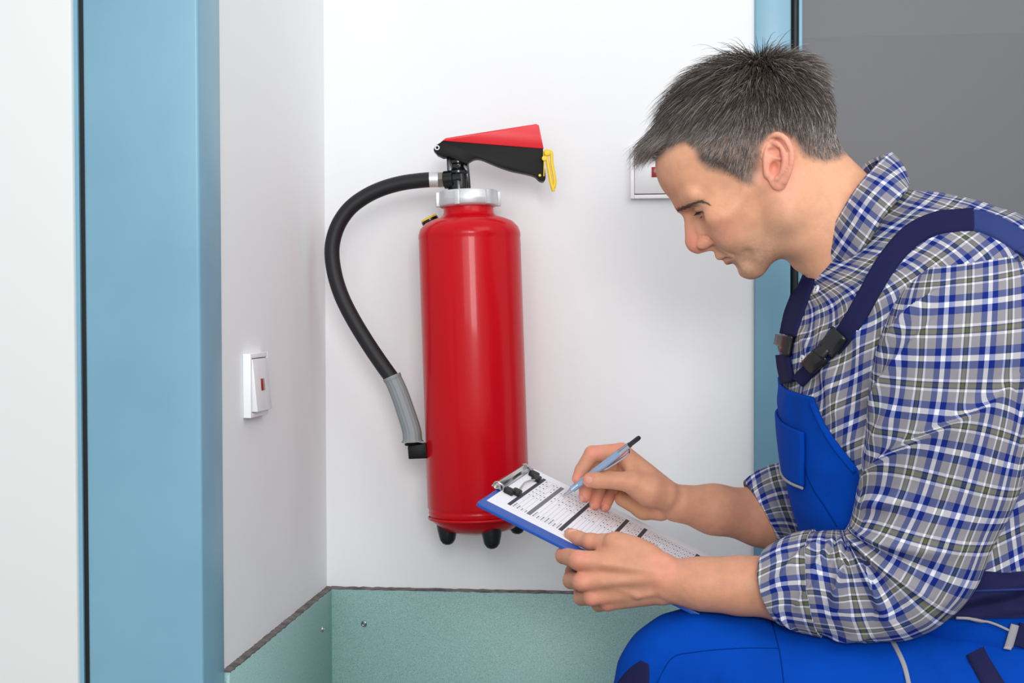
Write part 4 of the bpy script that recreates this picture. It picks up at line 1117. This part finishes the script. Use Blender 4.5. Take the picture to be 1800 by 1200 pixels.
# --- collar: stand and turned-down leaf
def strip_between(c0, c1, n, m, bulge=0.0):
    A = catmull(c0, n); B = catmull(c1, n); t = np.linspace(0, 1, m)[None, :, None]
    G = A[:, None]*(1-t)+B[:, None]*t
    N = np.cross(np.gradient(G, axis=0), np.gradient(G, axis=1)); N /= np.linalg.norm(N, axis=2)[..., None]+1e-9
    return G, N, t
def qq(lst): return [Q(*p) for p in lst]
FOLD = qq([(1436, 440, 8), (1446, 432, 52), (1472, 384, 88), (1502, 334, 90), (1530, 300, 72), (1558, 272, 34), (1566, 266, 0), (1552, 272, -36), (1520, 288, -74), (1490, 330, -90), (1462, 380, -88), (1438, 428, -50), (1430, 440, -8)])
EDGE = qq([(1452, 448, 44), (1474, 463, 92), (1520, 432, 138), (1556, 376, 142), (1590, 338, 116), (1599, 322, 60), (1596, 312, 0), (1585, 322, -60), (1560, 350, -112), (1520, 385, -138), (1470, 430, -128), (1440, 462, -88), (1432, 448, -40)])
STND = qq([(1440, 462, 8), (1452, 458, 58), (1490, 420, 100), (1530, 372, 104), (1562, 338, 84), (1584, 318, 40), (1588, 312, 0), (1580, 318, -40), (1552, 338, -84), (1520, 372, -104), (1480, 420, -100), (1446, 458, -56), (1438, 462, -8)])
G, N, t = strip_between(FOLD, EDGE, 90, 16)
w = np.sin(np.linspace(0, 1, 16)*math.pi)[None, :, None]
sg = 1.0 if np.sum(N*(G-np.array((1510., 400., 0.)))) > 0 else -1.0
G = G+N*sg*w*5
al = np.concatenate([[0], np.cumsum(np.linalg.norm(np.diff(G[:, 8], axis=0), axis=1))])*U0
wid = np.linalg.norm(G[:, -1]-G[:, 0], axis=1)*U0
uv = np.stack([np.repeat(al[:, None], 16, 1)/PU+0.5, (np.linspace(0, 1, 16)[None]*wid[:, None])/PV+0.55], -1)
leaf = link('collar', sheet_mesh('collar', G, uv, 3.0, N*sg), 'plaid', shirt)
G2, N2, _ = strip_between(FOLD, STND, 90, 8)
sg2 = 1.0 if np.sum(N2*(G2-np.array((1510., 400., 0.)))) > 0 else -1.0
uv2 = np.stack([np.repeat(al[:, None], 8, 1)/PU+0.5, np.repeat(np.linspace(0, 0.6, 8)[None], 90, 0)], -1)
link('collar_stand', sheet_mesh('collar_stand', G2-N2*sg2*1.5, uv2, 2.0, N2*sg2), 'plaid', shirt)
# ------------------------------------------------------------------ overalls
overalls = empty('overalls', (float(PX_MAN[0]), float(PX_MAN[1]), 0.4)); overalls.parent = person
overalls.matrix_parent_inverse = Matrix.Translation(person.location).inverted()
overalls['label'] = 'bright blue bib overalls with navy straps'
def bvh_of(*objs):
    V = []; Fc = []
    for o in objs:
        me = o.data; n = len(V); V += [tuple(v.co) for v in me.vertices]; Fc += [tuple(i+n for i in p.vertices) for p in me.polygons]
    return BVHTree.FromPolygons(V, Fc)
def ribbon(name, pts, wid, bvh, off, thick, m, parent, n=60, k=7, smooth=6, crown=0.0):
    """strip laid along photo points on a cloth surface, given real thickness"""
    C = catmull(pts, n); T = np.gradient(C, axis=0); T /= np.linalg.norm(T, axis=1)[:, None]; Nn = np.stack([-T[:, 1], T[:, 0]], 1)
    wv = np.interp(np.linspace(0, 1, n), np.linspace(0, 1, len(wid)), wid) if not np.isscalar(wid) else np.full(n, wid)
    G = np.zeros((n, k, 3)); ok = np.zeros((n, k), bool); NN = np.zeros((n, k, 3))
    for i in range(n):
        for j in range(k):
            p = C[i]+Nn[i]*wv[i]*(-0.5+j/(k-1))
            h, nr = cast(bvh, p[0], p[1])
            if h is not None: G[i, j] = W2M(h[None])[0]; ok[i, j] = True
    Z = np.where(ok, G[..., 2], np.nan)
    zrow = np.nanmean(Z, axis=1); good = ~np.isnan(zrow); zrow = np.interp(np.arange(n), np.arange(n)[good], zrow[good])
    Z = np.where(ok, Z, zrow[:, None])
    for _ in range(smooth):
        Zp = np.pad(Z, ((1, 1), (1, 1)), mode='edge'); Z = (Zp[:-2, 1:-1]+Zp[2:, 1:-1]+Zp[1:-1, :-2]+Zp[1:-1, 2:]+2*Zp[1:-1, 1:-1])/6
    for i in range(n):
        for j in range(k):
            p = C[i]+Nn[i]*wv[i]*(-0.5+j/(k-1)); G[i, j] = Q(p[0], p[1], Z[i, j])
    N = np.cross(np.gradient(G, axis=0), np.gradient(G, axis=1)); N /= np.linalg.norm(N, axis=2)[..., None]+1e-9
    if np.mean(N[..., 2]) < 0: N = -N
    cr = (1-np.linspace(-1, 1, k)**2)[None, :, None]*crown
    G = G+N*(off+thick+cr)
    return link(name, sheet_mesh(name, G, None, thick+2, N), m, parent), G
def shell_patch(lo, t0, t1, nt_, xnear, off, thick, name, m, parent, xfar=None, nn=40, sym=True, wav=0.0):
    """patch of the trunk loft from its front edge round to where it is seen at photo x = xnear(y)"""
    rows = np.linspace(t0, t1, nt_)*(lo.nv-1); G = np.zeros((nt_, nn, 3)); N = np.zeros((nt_, nn, 3))
    half = lo.nu//2
    for a, r in enumerate(rows):
        i = int(r); f = r-i; i2 = min(i+1, lo.nv-1)
        P = lo.base[i]*(1-f)+lo.base[i2]*f; Nr = lo.N[i]*(1-f)+lo.N[i2]*f
        P = P+Nr*off
        px = proj_px(P)
        jn = half
        for j in range(half, lo.nu//8, -1):
            jn = j
            if px[j, 0] > xnear(px[j, 1]):
                e0 = px[j+1, 0]-xnear(px[j+1, 1]); e1 = px[j, 0]-xnear(px[j, 1]); jn = j+1-e0/(e0-e1) if e0 < 0 else j
                break
        jf = (2*half-jn) if sym else half+4
        js = np.linspace(jn, jf, nn)
        for b, j in enumerate(js):
            j0 = int(j); g = j-j0; j1 = min(j0+1, lo.nu)
            G[a, b] = P[j0]*(1-g)+P[j1]*g; N[a, b] = Nr[j0]*(1-g)+Nr[j1]*g
    if wav: G = G+N*(wav*gnoise(G, 40, 77))[..., None]
    return link(name, sheet_mesh(name, G, None, thick, N), m, parent), G
bibx = lambda y: np.interp(y, [640, 668, 700, 740, 780, 830, 900, 960, 1040], [1410, 1416, 1428, 1446, 1470, 1512, 1570, 1620, 1660])
bib, GB = shell_patch(trunk, 0.475, 0.99, 60, bibx, 9, 4, 'bib', 'overall_blue', overalls, nn=60, wav=7)
pkx = lambda y: np.interp(y, [700, 740, 800, 830], [1409, 1410, 1411, 1410])
pocket, GP = shell_patch(trunk, 0.555, 0.685, 24, pkx, 16, 5, 'bib_pocket', 'overall_blue', bib, nn=24, wav=3)
e = GP[-1]; tube('pocket_zip', M2W(e+np.array((0, 2.0, 0))), 2.6*U0, 'grey_piping', bib, n=8)
BV2 = bvh_of(shirt, bib)
strap, _ = ribbon('strap', [(1712, 390), (1690, 391), (1645, 396), (1600, 418), (1560, 464), (1524, 526), (1492, 580), (1466, 613)], [40, 40, 41, 40, 38, 36, 34, 30], bvh_of(shirt, leaf), 5, 3, 'navy_cloth', overalls, smooth=14)
ribbon('strap_webbing', [(1850, 488), (1800, 434), (1755, 404), (1718, 391), (1700, 390)], [36, 38, 38, 37, 36], bvh_of(shirt, sl_o), 4, 2.5, 'strap_blue', overalls, n=40, smooth=14)
# the webbing goes on down his back
def loft_strip(lo, path, width, off, thick, name, m, parent, n=50, k=5):
    C = catmull(path, n); G = np.zeros((n, k, 3)); N = np.zeros((n, k, 3))
    for i in range(n):
        r = np.clip(C[i, 0], 0, 0.999)*(lo.nv-1); a_ = int(r); f = r-a_
        j = (C[i, 1] % (2*np.pi))/(2*np.pi)*lo.nu; b_ = int(j); g = j-b_
        def smp(A): return (A[a_, b_]*(1-f)+A[a_+1, b_]*f)*(1-g)+(A[a_, b_+1]*(1-f)+A[a_+1, b_+1]*f)*g
        p, nn = smp(lo.V), smp(lo.N); side = smp(lo.V*0+np.gradient(lo.V, axis=1)); side /= np.linalg.norm(side)
        for q in range(k): G[i, q] = p+side*width*(-0.5+q/(k-1))+nn*(off+thick); N[i, q] = nn
    return link(name, sheet_mesh(name, G, None, thick+3, N), m, parent)
pxl = proj_px(trunk.V.reshape(-1, 3)).reshape(trunk.nv, trunk.nu+1, 2)
vis = (trunk.th[None] < math.pi*0.75) & (trunk.th[None] > 0.3)
dd = np.where(vis, np.hypot(pxl[..., 0]-1800, pxl[..., 1]-434), 1e9); i0, j0 = np.unravel_index(np.argmin(dd), dd.shape)
t0_, a0_ = i0/(trunk.nv-1), trunk.th[j0]
loft_strip(trunk, [(t0_, a0_), (t0_+0.06, a0_*0.86), (0.48, 0.62), (0.72, 0.5), (0.985, 0.46)], 38, 5, 2.5, 'strap_webbing', 'strap_blue', overalls)
lowr, _ = ribbon('strap_tail', [(1462, 612), (1440, 636), (1420, 656), (1406, 672)], [26, 25, 24], BV2, 6, 3, 'navy_cloth', overalls, n=24, smooth=8)
bk1, _ = ribbon('buckle', [(1484, 586), (1470, 603), (1455, 620)], [34, 34, 34], BV2, 12, 6, 'buckle_black', overalls, n=12, k=5, smooth=8, crown=1.5)
bk2, _ = ribbon('buckle_clip', [(1450, 624), (1440, 634), (1429, 645)], [30, 30, 28], BV2, 12, 6, 'buckle_black', overalls, n=12, k=5, smooth=8, crown=1.5)
ribbon('buckle_prong', [(1458, 616), (1446, 629)], [20, 20], BV2, 15, 5, 'buckle_black', bk1, n=6, k=4, smooth=2)
far, _ = ribbon('strap', [(1424, 486), (1412, 520), (1399, 556), (1390, 590)], [30, 32, 32, 28], bvh_of(shirt), 5, 3, 'navy_cloth', overalls, n=30, smooth=10)
ribbon('buckle', [(1389, 590), (1386, 606), (1383, 624)], [28, 28, 28], bvh_of(shirt), 8, 6, 'buckle_black', overalls, n=12, k=5, smooth=6, crown=1.5)
ribbon('strap_tail', [(1382, 622), (1385, 645), (1391, 672)], [22, 22, 22], bvh_of(shirt), 6, 3, 'navy_cloth', overalls, n=16, smooth=6)
ribbon('bib_hem', [(1413, 668), (1424, 700), (1441, 740), (1465, 782), (1503, 830)], 7, bvh_of(bib), 0.5, 2, 'overall_blue', bib, n=40, k=4, smooth=5)
ribbon('bib_seam', [(1413, 770), (1416, 820), (1428, 856), (1450, 890), (1472, 925)], 2.4, bvh_of(bib), 0.0, 0.8, 'stitch_blue', bib, n=40, k=3, smooth=4)
# near thigh, knee and shin
LG = [(1850, 1100, 1850, 1370, 160, 150), (1740, 1098, 1730, 1365, 185, 140), (1620, 1102, 1610, 1352, 200, 132), (1500, 1104, 1500, 1340, 210, 126), (1380, 1090, 1390, 1325, 215, 120), (1280, 1078, 1325, 1318, 218, 114),
      (1205, 1075, 1300, 1322, 220, 108), (1140, 1098, 1290, 1340, 222, 104), (1095, 1145, 1290, 1360, 222, 102), (1074, 1215, 1282, 1385, 222, 98), (1070, 1310, 1270, 1420, 222, 94), (1082, 1480, 1255, 1500, 222, 88), (1100, 1680, 1240, 1690, 222, 78), (1108, 1900, 1238, 1905, 222, 76)]
def leg_disp(tt, th, V):
    d = 7*gnoise(V, 90, 41)+3*gnoise(V, 28, 42)
    for a in ((0.16, 2.75, 0.10, 1.5, 0.02, 8), (0.20, 2.7, 0.13, 1.3, 0.02, 8), (0.12, 2.8, 0.05, 1.7, 0.02, 7), (0.62, 1.6, 0.50, 2.3, 0.016, 7), (0.66, 1.4, 0.55, 2.1, 0.016, 7)):
        d = d+crease(tt, th, *a)
    for a in ((0.50, 1.2, 0.40, 2.2, 0.010, -7), (0.55, 1.0, 0.46, 1.9, 0.010, 8), (0.60, 1.0, 0.50, 1.7, 0.010, -8), (0.63, 0.9, 0.53, 1.6, 0.009, 8), (0.12, 2.5, 0.05, 1.5, 0.012, 8), (0.18, 2.4, 0.10, 1.4, 0.012, -8), (0.22, 2.6, 0.14, 1.2, 0.012, 7)):
        d = d+fold(tt, th, *a)
    return d
leg = Loft(LG, 150, 96, leg_disp)
leg_o = link('trouser_leg', leg.mesh('trouser_leg'), 'overall_blue', overalls)
# seat and far leg (kneeling)
ST = [(1440, 985, 1945, 985, 0, 250), (1470, 1050, 1955, 1050, 0, 252), (1580, 1160, 1975, 1160, 0, 236), (1680, 1280, 1970, 1270, 0, 196), (1740, 1370, 1930, 1360, 0, 120)]
seat = Loft(ST, 50, 96, lambda tt, th, V: 5*gnoise(V, 60, 51))
seat_o = link('trouser_seat', seat.mesh('trouser_seat'), 'overall_blue', overalls)
FL = [(1640, 1110, 1960, 1150, -130, 120), (1560, 1350, 1850, 1400, -140, 110), (1500, 1650, 1760, 1720, -150, 100), (1500, 1880, 1720, 1800, -152, 90), (1620, 1985, 1780, 1790, -152, 84), (1820, 2000, 1880, 1820, -152, 80), (2060, 1990, 2080, 1860, -152, 66), (2150, 1985, 2160, 1880, -152, 56)]
fl = Loft(FL, 80, 72, lambda tt, th, V: 5*gnoise(V, 60, 61))
link('trouser_leg', fl.mesh('trouser_leg'), 'overall_blue', overalls)
# gathered navy waist at the side
def wdisp(tt, th, V): return 2+11*np.sin(th*12+2.6*np.sin(tt*5.0))*np.sin(np.clip(tt*1.05, 0, 1)*math.pi)+6*gnoise(V, 30, 71)
WB = [(1430, 938, 1942, 924, 0, 238, 0, 0, 2.4), (1440, 962, 1948, 948, 0, 254, 0, 0, 2.4), (1452, 988, 1954, 974, 0, 262, 0, 0, 2.4), (1466, 1012, 1958, 998, 0, 262, 0, 0, 2.4)]
wl = Loft(WB, 60, 420, wdisp)
waist = link('gathered_waist', wl.mesh('gathered_waist'), 'navy_cloth', overalls)
tube('waist_edge', M2W(wl.V[26, 30:190]+wl.N[26, 30:190]*1.5), 2.0*U0, 'navy_edge', waist, n=6)
BL = bvh_of(leg_o)
ribbon('piping', [(1560, 1112), (1575, 1138), (1590, 1172), (1600, 1215), (1606, 1260)], 8, BL, 0.5, 2, 'grey_piping', leg_o, n=40, k=4, smooth=6)
ribbon('side_seam', [(1352, 1082), (1362, 1112), (1372, 1155), (1379, 1215), (1382, 1260)], 2.4, BL, -0.3, 0.8, 'stitch_blue', leg_o, n=40, k=3, smooth=4)
ribbon('seam', [(1150, 1210), (1180, 1158), (1220, 1146), (1300, 1139), (1368, 1139)], 2.0, BL, -0.3, 0.7, 'stitch_blue', leg_o, n=50, k=3, smooth=4)
ribbon('knee_patch', [(1134, 1164), (1124, 1184), (1112, 1212), (1104, 1250)], [16, 40, 58, 60], BL, 0.0, 1.5, 'navy_cloth', leg_o, n=24, k=9, smooth=2)
ribbon('tool_loop', [(1713, 1144), (1722, 1162), (1735, 1185), (1752, 1215), (1768, 1250)], [34, 34, 36, 38, 40], BL, 3.0, 3, 'navy_cloth', leg_o, n=30, k=5, smooth=10)
ribbon('piping', [(1782, 1096), (1776, 1118), (1769, 1142)], 14, bvh_of(leg_o, waist, seat_o), 5, 2, 'grey_piping', leg_o, n=20, k=4, smooth=3)
ribbon('hip_panel', [(1812, 1100), (1806, 1118), (1800, 1138)], 44, bvh_of(leg_o, waist, seat_o), 4, 2, 'navy_cloth', leg_o, n=20, k=8, smooth=3)
ribbon('pocket_edge', [(1680, 1084), (1715, 1086), (1745, 1094), (1772, 1106)], 4, bvh_of(leg_o, waist, seat_o), 4, 2, 'grey_piping', leg_o, n=24, k=3, smooth=3)
# shirt buttons and chest pocket
TB = bvh_of(shirt)
def button(px, py, r, par):
    h, nr = cast(TB, px, py)
    if h is None: return
    nr = nr if np.dot(nr, CAM-h) > 0 else -nr
    b = lathe('button', [(0, 0.0012), (r*0.55, 0.0012), (r*0.75, 0.002), (r*0.95, 0.0018), (r, 0.0008), (r*0.9, -0.001), (0, -0.001)], h+nr*0.0018, nr, 'button_white', par, n=24)
    a, c, d = frame_of(nr)
    for sx, sy in ((1, 1), (1, -1), (-1, 1), (-1, -1)):
        lathe('button_hole', [(0, 0.0002), (r*0.12, 0.0002), (r*0.12, -0.0006), (0, -0.0006)], h+nr*0.0031+(a*sx+c*sy)*r*0.22, nr, 'buckle_black', b, n=8)
button(1438, 510, 0.0056, shirt); button(1414, 632, 0.0056, shirt)
# shoes
def shoe(x0, x1, yb, z, par):
    R_ = []; n = 9
    W = [0.55, 0.8, 0.86, 0.8, 0.82, 0.95, 1.0, 0.85, 0.4]; Hh = [95, 130, 140, 125, 100, 78, 66, 56, 34]
    for i in range(n):
        x = x0+(x1-x0)*i/(n-1); R_.append((x, yb-Hh[i], x, yb, z, 62*W[i], 0, 0, 3.0))
    s_ = Loft(R_, 60, 48)
    o = link('shoe', s_.mesh('shoe'), 'shoe_black', par)
    return o
_fl = W2M(np.array([[PX_MAN[0], PX_MAN[1], 0.0]]))[0]
def floor_y(px, z):
    lo_, hi_ = 1500.0, 2600.0
    for _ in range(40):
        mid = (lo_+hi_)/2
        if M2W(Q(px, mid, z)[None])[0][2] > 0: lo_ = mid
        else: hi_ = mid
    return lo_
shoe(1260, 900, floor_y(1100, 222)-2, 222, person)
shoe(2260, 2130, floor_y(2100, -152)-2, -152, person)
# ------------------------------------------------------------------ clipboard, form and pen
mat('board_blue', srgb(22, 78, 168), 0.4, coat=0.1)
mat('paper_white', srgb(244, 244, 250), 0.75)
mat('ink_dark', srgb(66, 66, 74), 0.8); mat('ink_mid', srgb(122, 122, 132), 0.8); mat('ink_line', srgb(164, 164, 178), 0.8); mat('ink_text', srgb(140, 140, 152), 0.8)
mat('chrome', srgb(205, 202, 196), 0.16, 1.0)
mat('pen_blue', srgb(158, 186, 216), 0.25, 0.35); mat('pen_chrome', srgb(200, 204, 212), 0.14, 1.0); mat('pen_dark', srgb(40, 42, 52), 0.3)
B0 = at(838, 882, 1.656); _s = at(930, 822, 1.876)-B0; _s /= np.linalg.norm(_s)
_l = 0.92*RT-0.385*UP; _l = _l-_s*np.dot(_l, _s); _l /= np.linalg.norm(_l); _n = np.cross(_s, _l)
if np.dot(_n, UP) < 0: _n = -_n
def BP(al, ac, h=0.0): return B0+_l*al+_s*ac+_n*h
BW, BLn = 0.236, 0.297
def rounded(w0, w1, a0, a1, r, k=5):
    out = []
    for cx_, cy_, t0 in ((a1-r, w1-r, 0), (a0+r, w1-r, 90), (a0+r, w0+r, 180), (a1-r, w0+r, 270)):
        for i in range(k+1):
            t = math.radians(t0+90*i/k); out.append((cx_+r*math.cos(t), cy_+r*math.sin(t)))
    return out
clip_t = empty('clipboard', BP(BLn/2, BW/2, -0.005).tolist(), 'blue clipboard with wire clip held in the man\'s near hand', 'clipboard')
prism('board', rounded(0, BW, 0, BLn, 0.005), (_l, _s, _n), BP(0, 0, -0.0026), 0.0050, 'board_blue', clip_t, 0.0008)
# the clip: rolled bar, wire bow, rubber tips
cl = prism('clip_bar', [(0, 0), (0, 0.0012), (0.0026, 0.0076), (0.0064, 0.0092), (0.0104, 0.0076), (0.0130, 0.0012), (0.0130, 0), ], (_l, _n, _s), BP(-0.0072, 0.1405, 0.0009), 0.124, 'chrome', clip_t, 0.0006)
for ac in (0.0772, 0.2038):
    tube('clip_eye', [BP(-0.0008+0.0042*math.cos(t), ac, 0.0055+0.0042*math.sin(t)) for t in np.linspace(0, 2*math.pi, 20)], 0.0011, 'chrome', cl, n=8)
wire = catmull([BP(-0.001, 0.0772, 0.0098), BP(0.006, 0.0790, 0.0082), BP(0.015, 0.0850, 0.0052), BP(0.024, 0.0930, 0.0040), BP(0.0225, 0.1060, 0.0042), BP(0.0205, 0.1220, 0.0056), BP(0.0190, 0.1410, 0.0062), BP(0.0205, 0.1600, 0.0056), BP(0.0225, 0.1760, 0.0042), BP(0.0240, 0.1890, 0.0040), BP(0.015, 0.1965, 0.0052), BP(0.006, 0.2020, 0.0082), BP(-0.001, 0.2038, 0.0098)], 90)
tube('clip_wire', wire, 0.00125, 'chrome', clip_t, n=10)
for c0, c1 in (((0.0085, 0.0215, 0.0775, 0.0885), (0.0165, 0.0275, 0.0865, 0.1010)), ((0.0085, 0.0215, 0.1925, 0.2035), (0.0165, 0.0275, 0.1800, 0.1945))):
    tip = prism('rubber_tip', rounded(c0[2], c0[3], c0[0], c0[1], 0.003), (_l, _s, _n), BP(0, 0, 0.0044), 0.0068, 'rubber_black', clip_t, 0.0014)
    prism('tip_toe', rounded(c1[2], c1[3], c1[0], c1[1], 0.003), (_l, _s, _n), BP(0, 0, 0.0042), 0.0062, 'rubber_black', tip, 0.0014)
# the form: a sheet of paper with a printed table
form = empty('inspection_form', BP(0.15, 0.13, 0.0003).tolist(), 'white printed checklist form clamped on the blue clipboard', 'paper')
sheet = prism('sheet', [(0.006, 0.0215), (0.294, 0.0215), (0.294, 0.2335), (0.006, 0.2335)], (_l, _s, _n), BP(0, 0, 0.00035), 0.0005, 'paper_white', form)
def quads_on(name, rects, h, m, par):
    V = []; Fc = []
    for a0, a1, w0, w1 in rects:
        k = len(V)
        for z in (h-0.00012, h):
            V += [BP(a0, w0, z), BP(a1, w0, z), BP(a1, w1, z), BP(a0, w1, z)]
        Fc += [(k+4, k+5, k+6, k+7), (k, k+1, k+5, k+4), (k+1, k+2, k+6, k+5), (k+2, k+3, k+7, k+6), (k+3, k, k+4, k+7)]
    return link(name, mesh_np(name, V, Fc), m, par, False)
bars = [(0.0258, 0.0304), (0.0515, 0.0567), (0.0940, 0.0990), (0.1458, 0.1507), (0.1716, 0.1765), (0.2449, 0.2500)]
for i, (a0, a1) in enumerate(bars):
    quads_on('heading_bar', [(a0, a1, 0.0440, 0.2125)], 0.00072, 'ink_mid' if i in (1,) else 'ink_dark', sheet)
rows = []; cols = []; txt = []
secs = [(bars[i][1], bars[i+1][0]) for i in range(5)]+[(bars[5][1], 0.284)]
for i, (a0, a1) in enumerate(secs):
    k = max(1, int(round((a1-a0)/0.0050))); st = (a1-a0)/k
    for j in range(k+1):
        if j not in (0, k): rows.append((a0+j*st-0.00016, a0+j*st+0.00016, 0.0440, 0.2125))
    x0 = 0.112 if i == 0 else 0.128
    for w_ in np.arange(x0, 0.2126, 0.0165): cols.append((a0, a1, w_-0.00014, w_+0.00014))
    for j in range(k):
        c0 = a0+j*st; w_ = 0.0455
        for _ in range(RNG.randint(2, 5)):                      # words at the start of a line
            L_ = 0.003+0.006*RNG.rand(); txt.append((c0+st*0.38, c0+st*0.68, w_, w_+L_)); w_ += L_+0.0012
        for w_ in np.arange(x0, 0.200, 0.0165):
            if RNG.rand() < 0.8: txt.append((c0+st*0.36, c0+st*0.70, w_+0.0055, w_+0.0055+0.003+0.0025*RNG.rand()))
quads_on('table_rules', rows+cols, 0.00066, 'ink_line', sheet)['kind'] = 'stuff'
quads_on('table_text', txt, 0.00066, 'ink_text', sheet)['kind'] = 'stuff'
# the pen
pt0 = M2W(Q(988, 875.5, -62)[None])[0]; pt0 = pt0+_n*(0.0012-np.dot(pt0-B0, _n))
pt1 = M2W(Q(1124, 768.5, 66)[None])[0]
PL = np.linalg.norm(pt1-pt0); pax = (pt1-pt0)/PL
pen = empty('ballpoint_pen', pt0.tolist(), 'silver blue ballpoint pen held in the man\'s far hand', 'pen')
def seg(name, prof, m, par): return lathe(name, [(r*0.001, h*0.001) for r, h in prof], pt0, pax, m, par, n=28, flat_angle=35)
mm = PL*1000
seg('tip', [(0, 0), (0.35, 0.1), (0.6, 2.2), (1.1, 2.6), (1.9, 8), (2.9, 16), (3.6, 22), (3.7, 23), (0, 23)], 'pen_chrome', pen)
gp_ = [(0, 22.6)]
for i in range(7):
    h = 22.6+i*2.2; gp_ += [(4.1, h), (4.35, h+0.5), (4.35, h+1.4), (4.0, h+1.7), (4.0, h+2.1)]
seg('grip', gp_+[(0, 38)], 'pen_blue', pen)
seg('barrel', [(0, 37.8), (4.3, 37.8), (4.45, 45), (4.45, mm*0.76), (4.3, mm*0.765), (0, mm*0.765)], 'pen_blue', pen)
seg('cap', [(0, mm*0.76), (4.35, mm*0.76), (4.1, mm*0.80), (3.6, mm*0.86), (3.4, mm*0.88), (0, mm*0.88)], 'pen_chrome', pen)
seg('push_button', [(0, mm*0.875), (2.9, mm*0.875), (2.9, mm*0.985), (2.4, mm*0.998), (0, mm)], 'pen_dark', pen)
sd_ = np.cross(pax, ray(1080, 800)); sd_ /= np.linalg.norm(sd_)
if np.dot(sd_, UP) > 0: sd_ = -sd_
def PP(h, off, z=0.0): return pt0+pax*h*0.001+sd_*off*0.001
clipp = catmull([PP(mm*0.845, 3.2), PP(mm*0.825, 6.6), PP(mm*0.78, 7.8), PP(mm*0.66, 7.0), PP(mm*0.56, 5.8), PP(mm*0.53, 5.0)], 26)
tube('pocket_clip', clipp, [0.0013]*4+[0.0015]*16+[0.0018]*6, 'pen_chrome', pen, n=10)
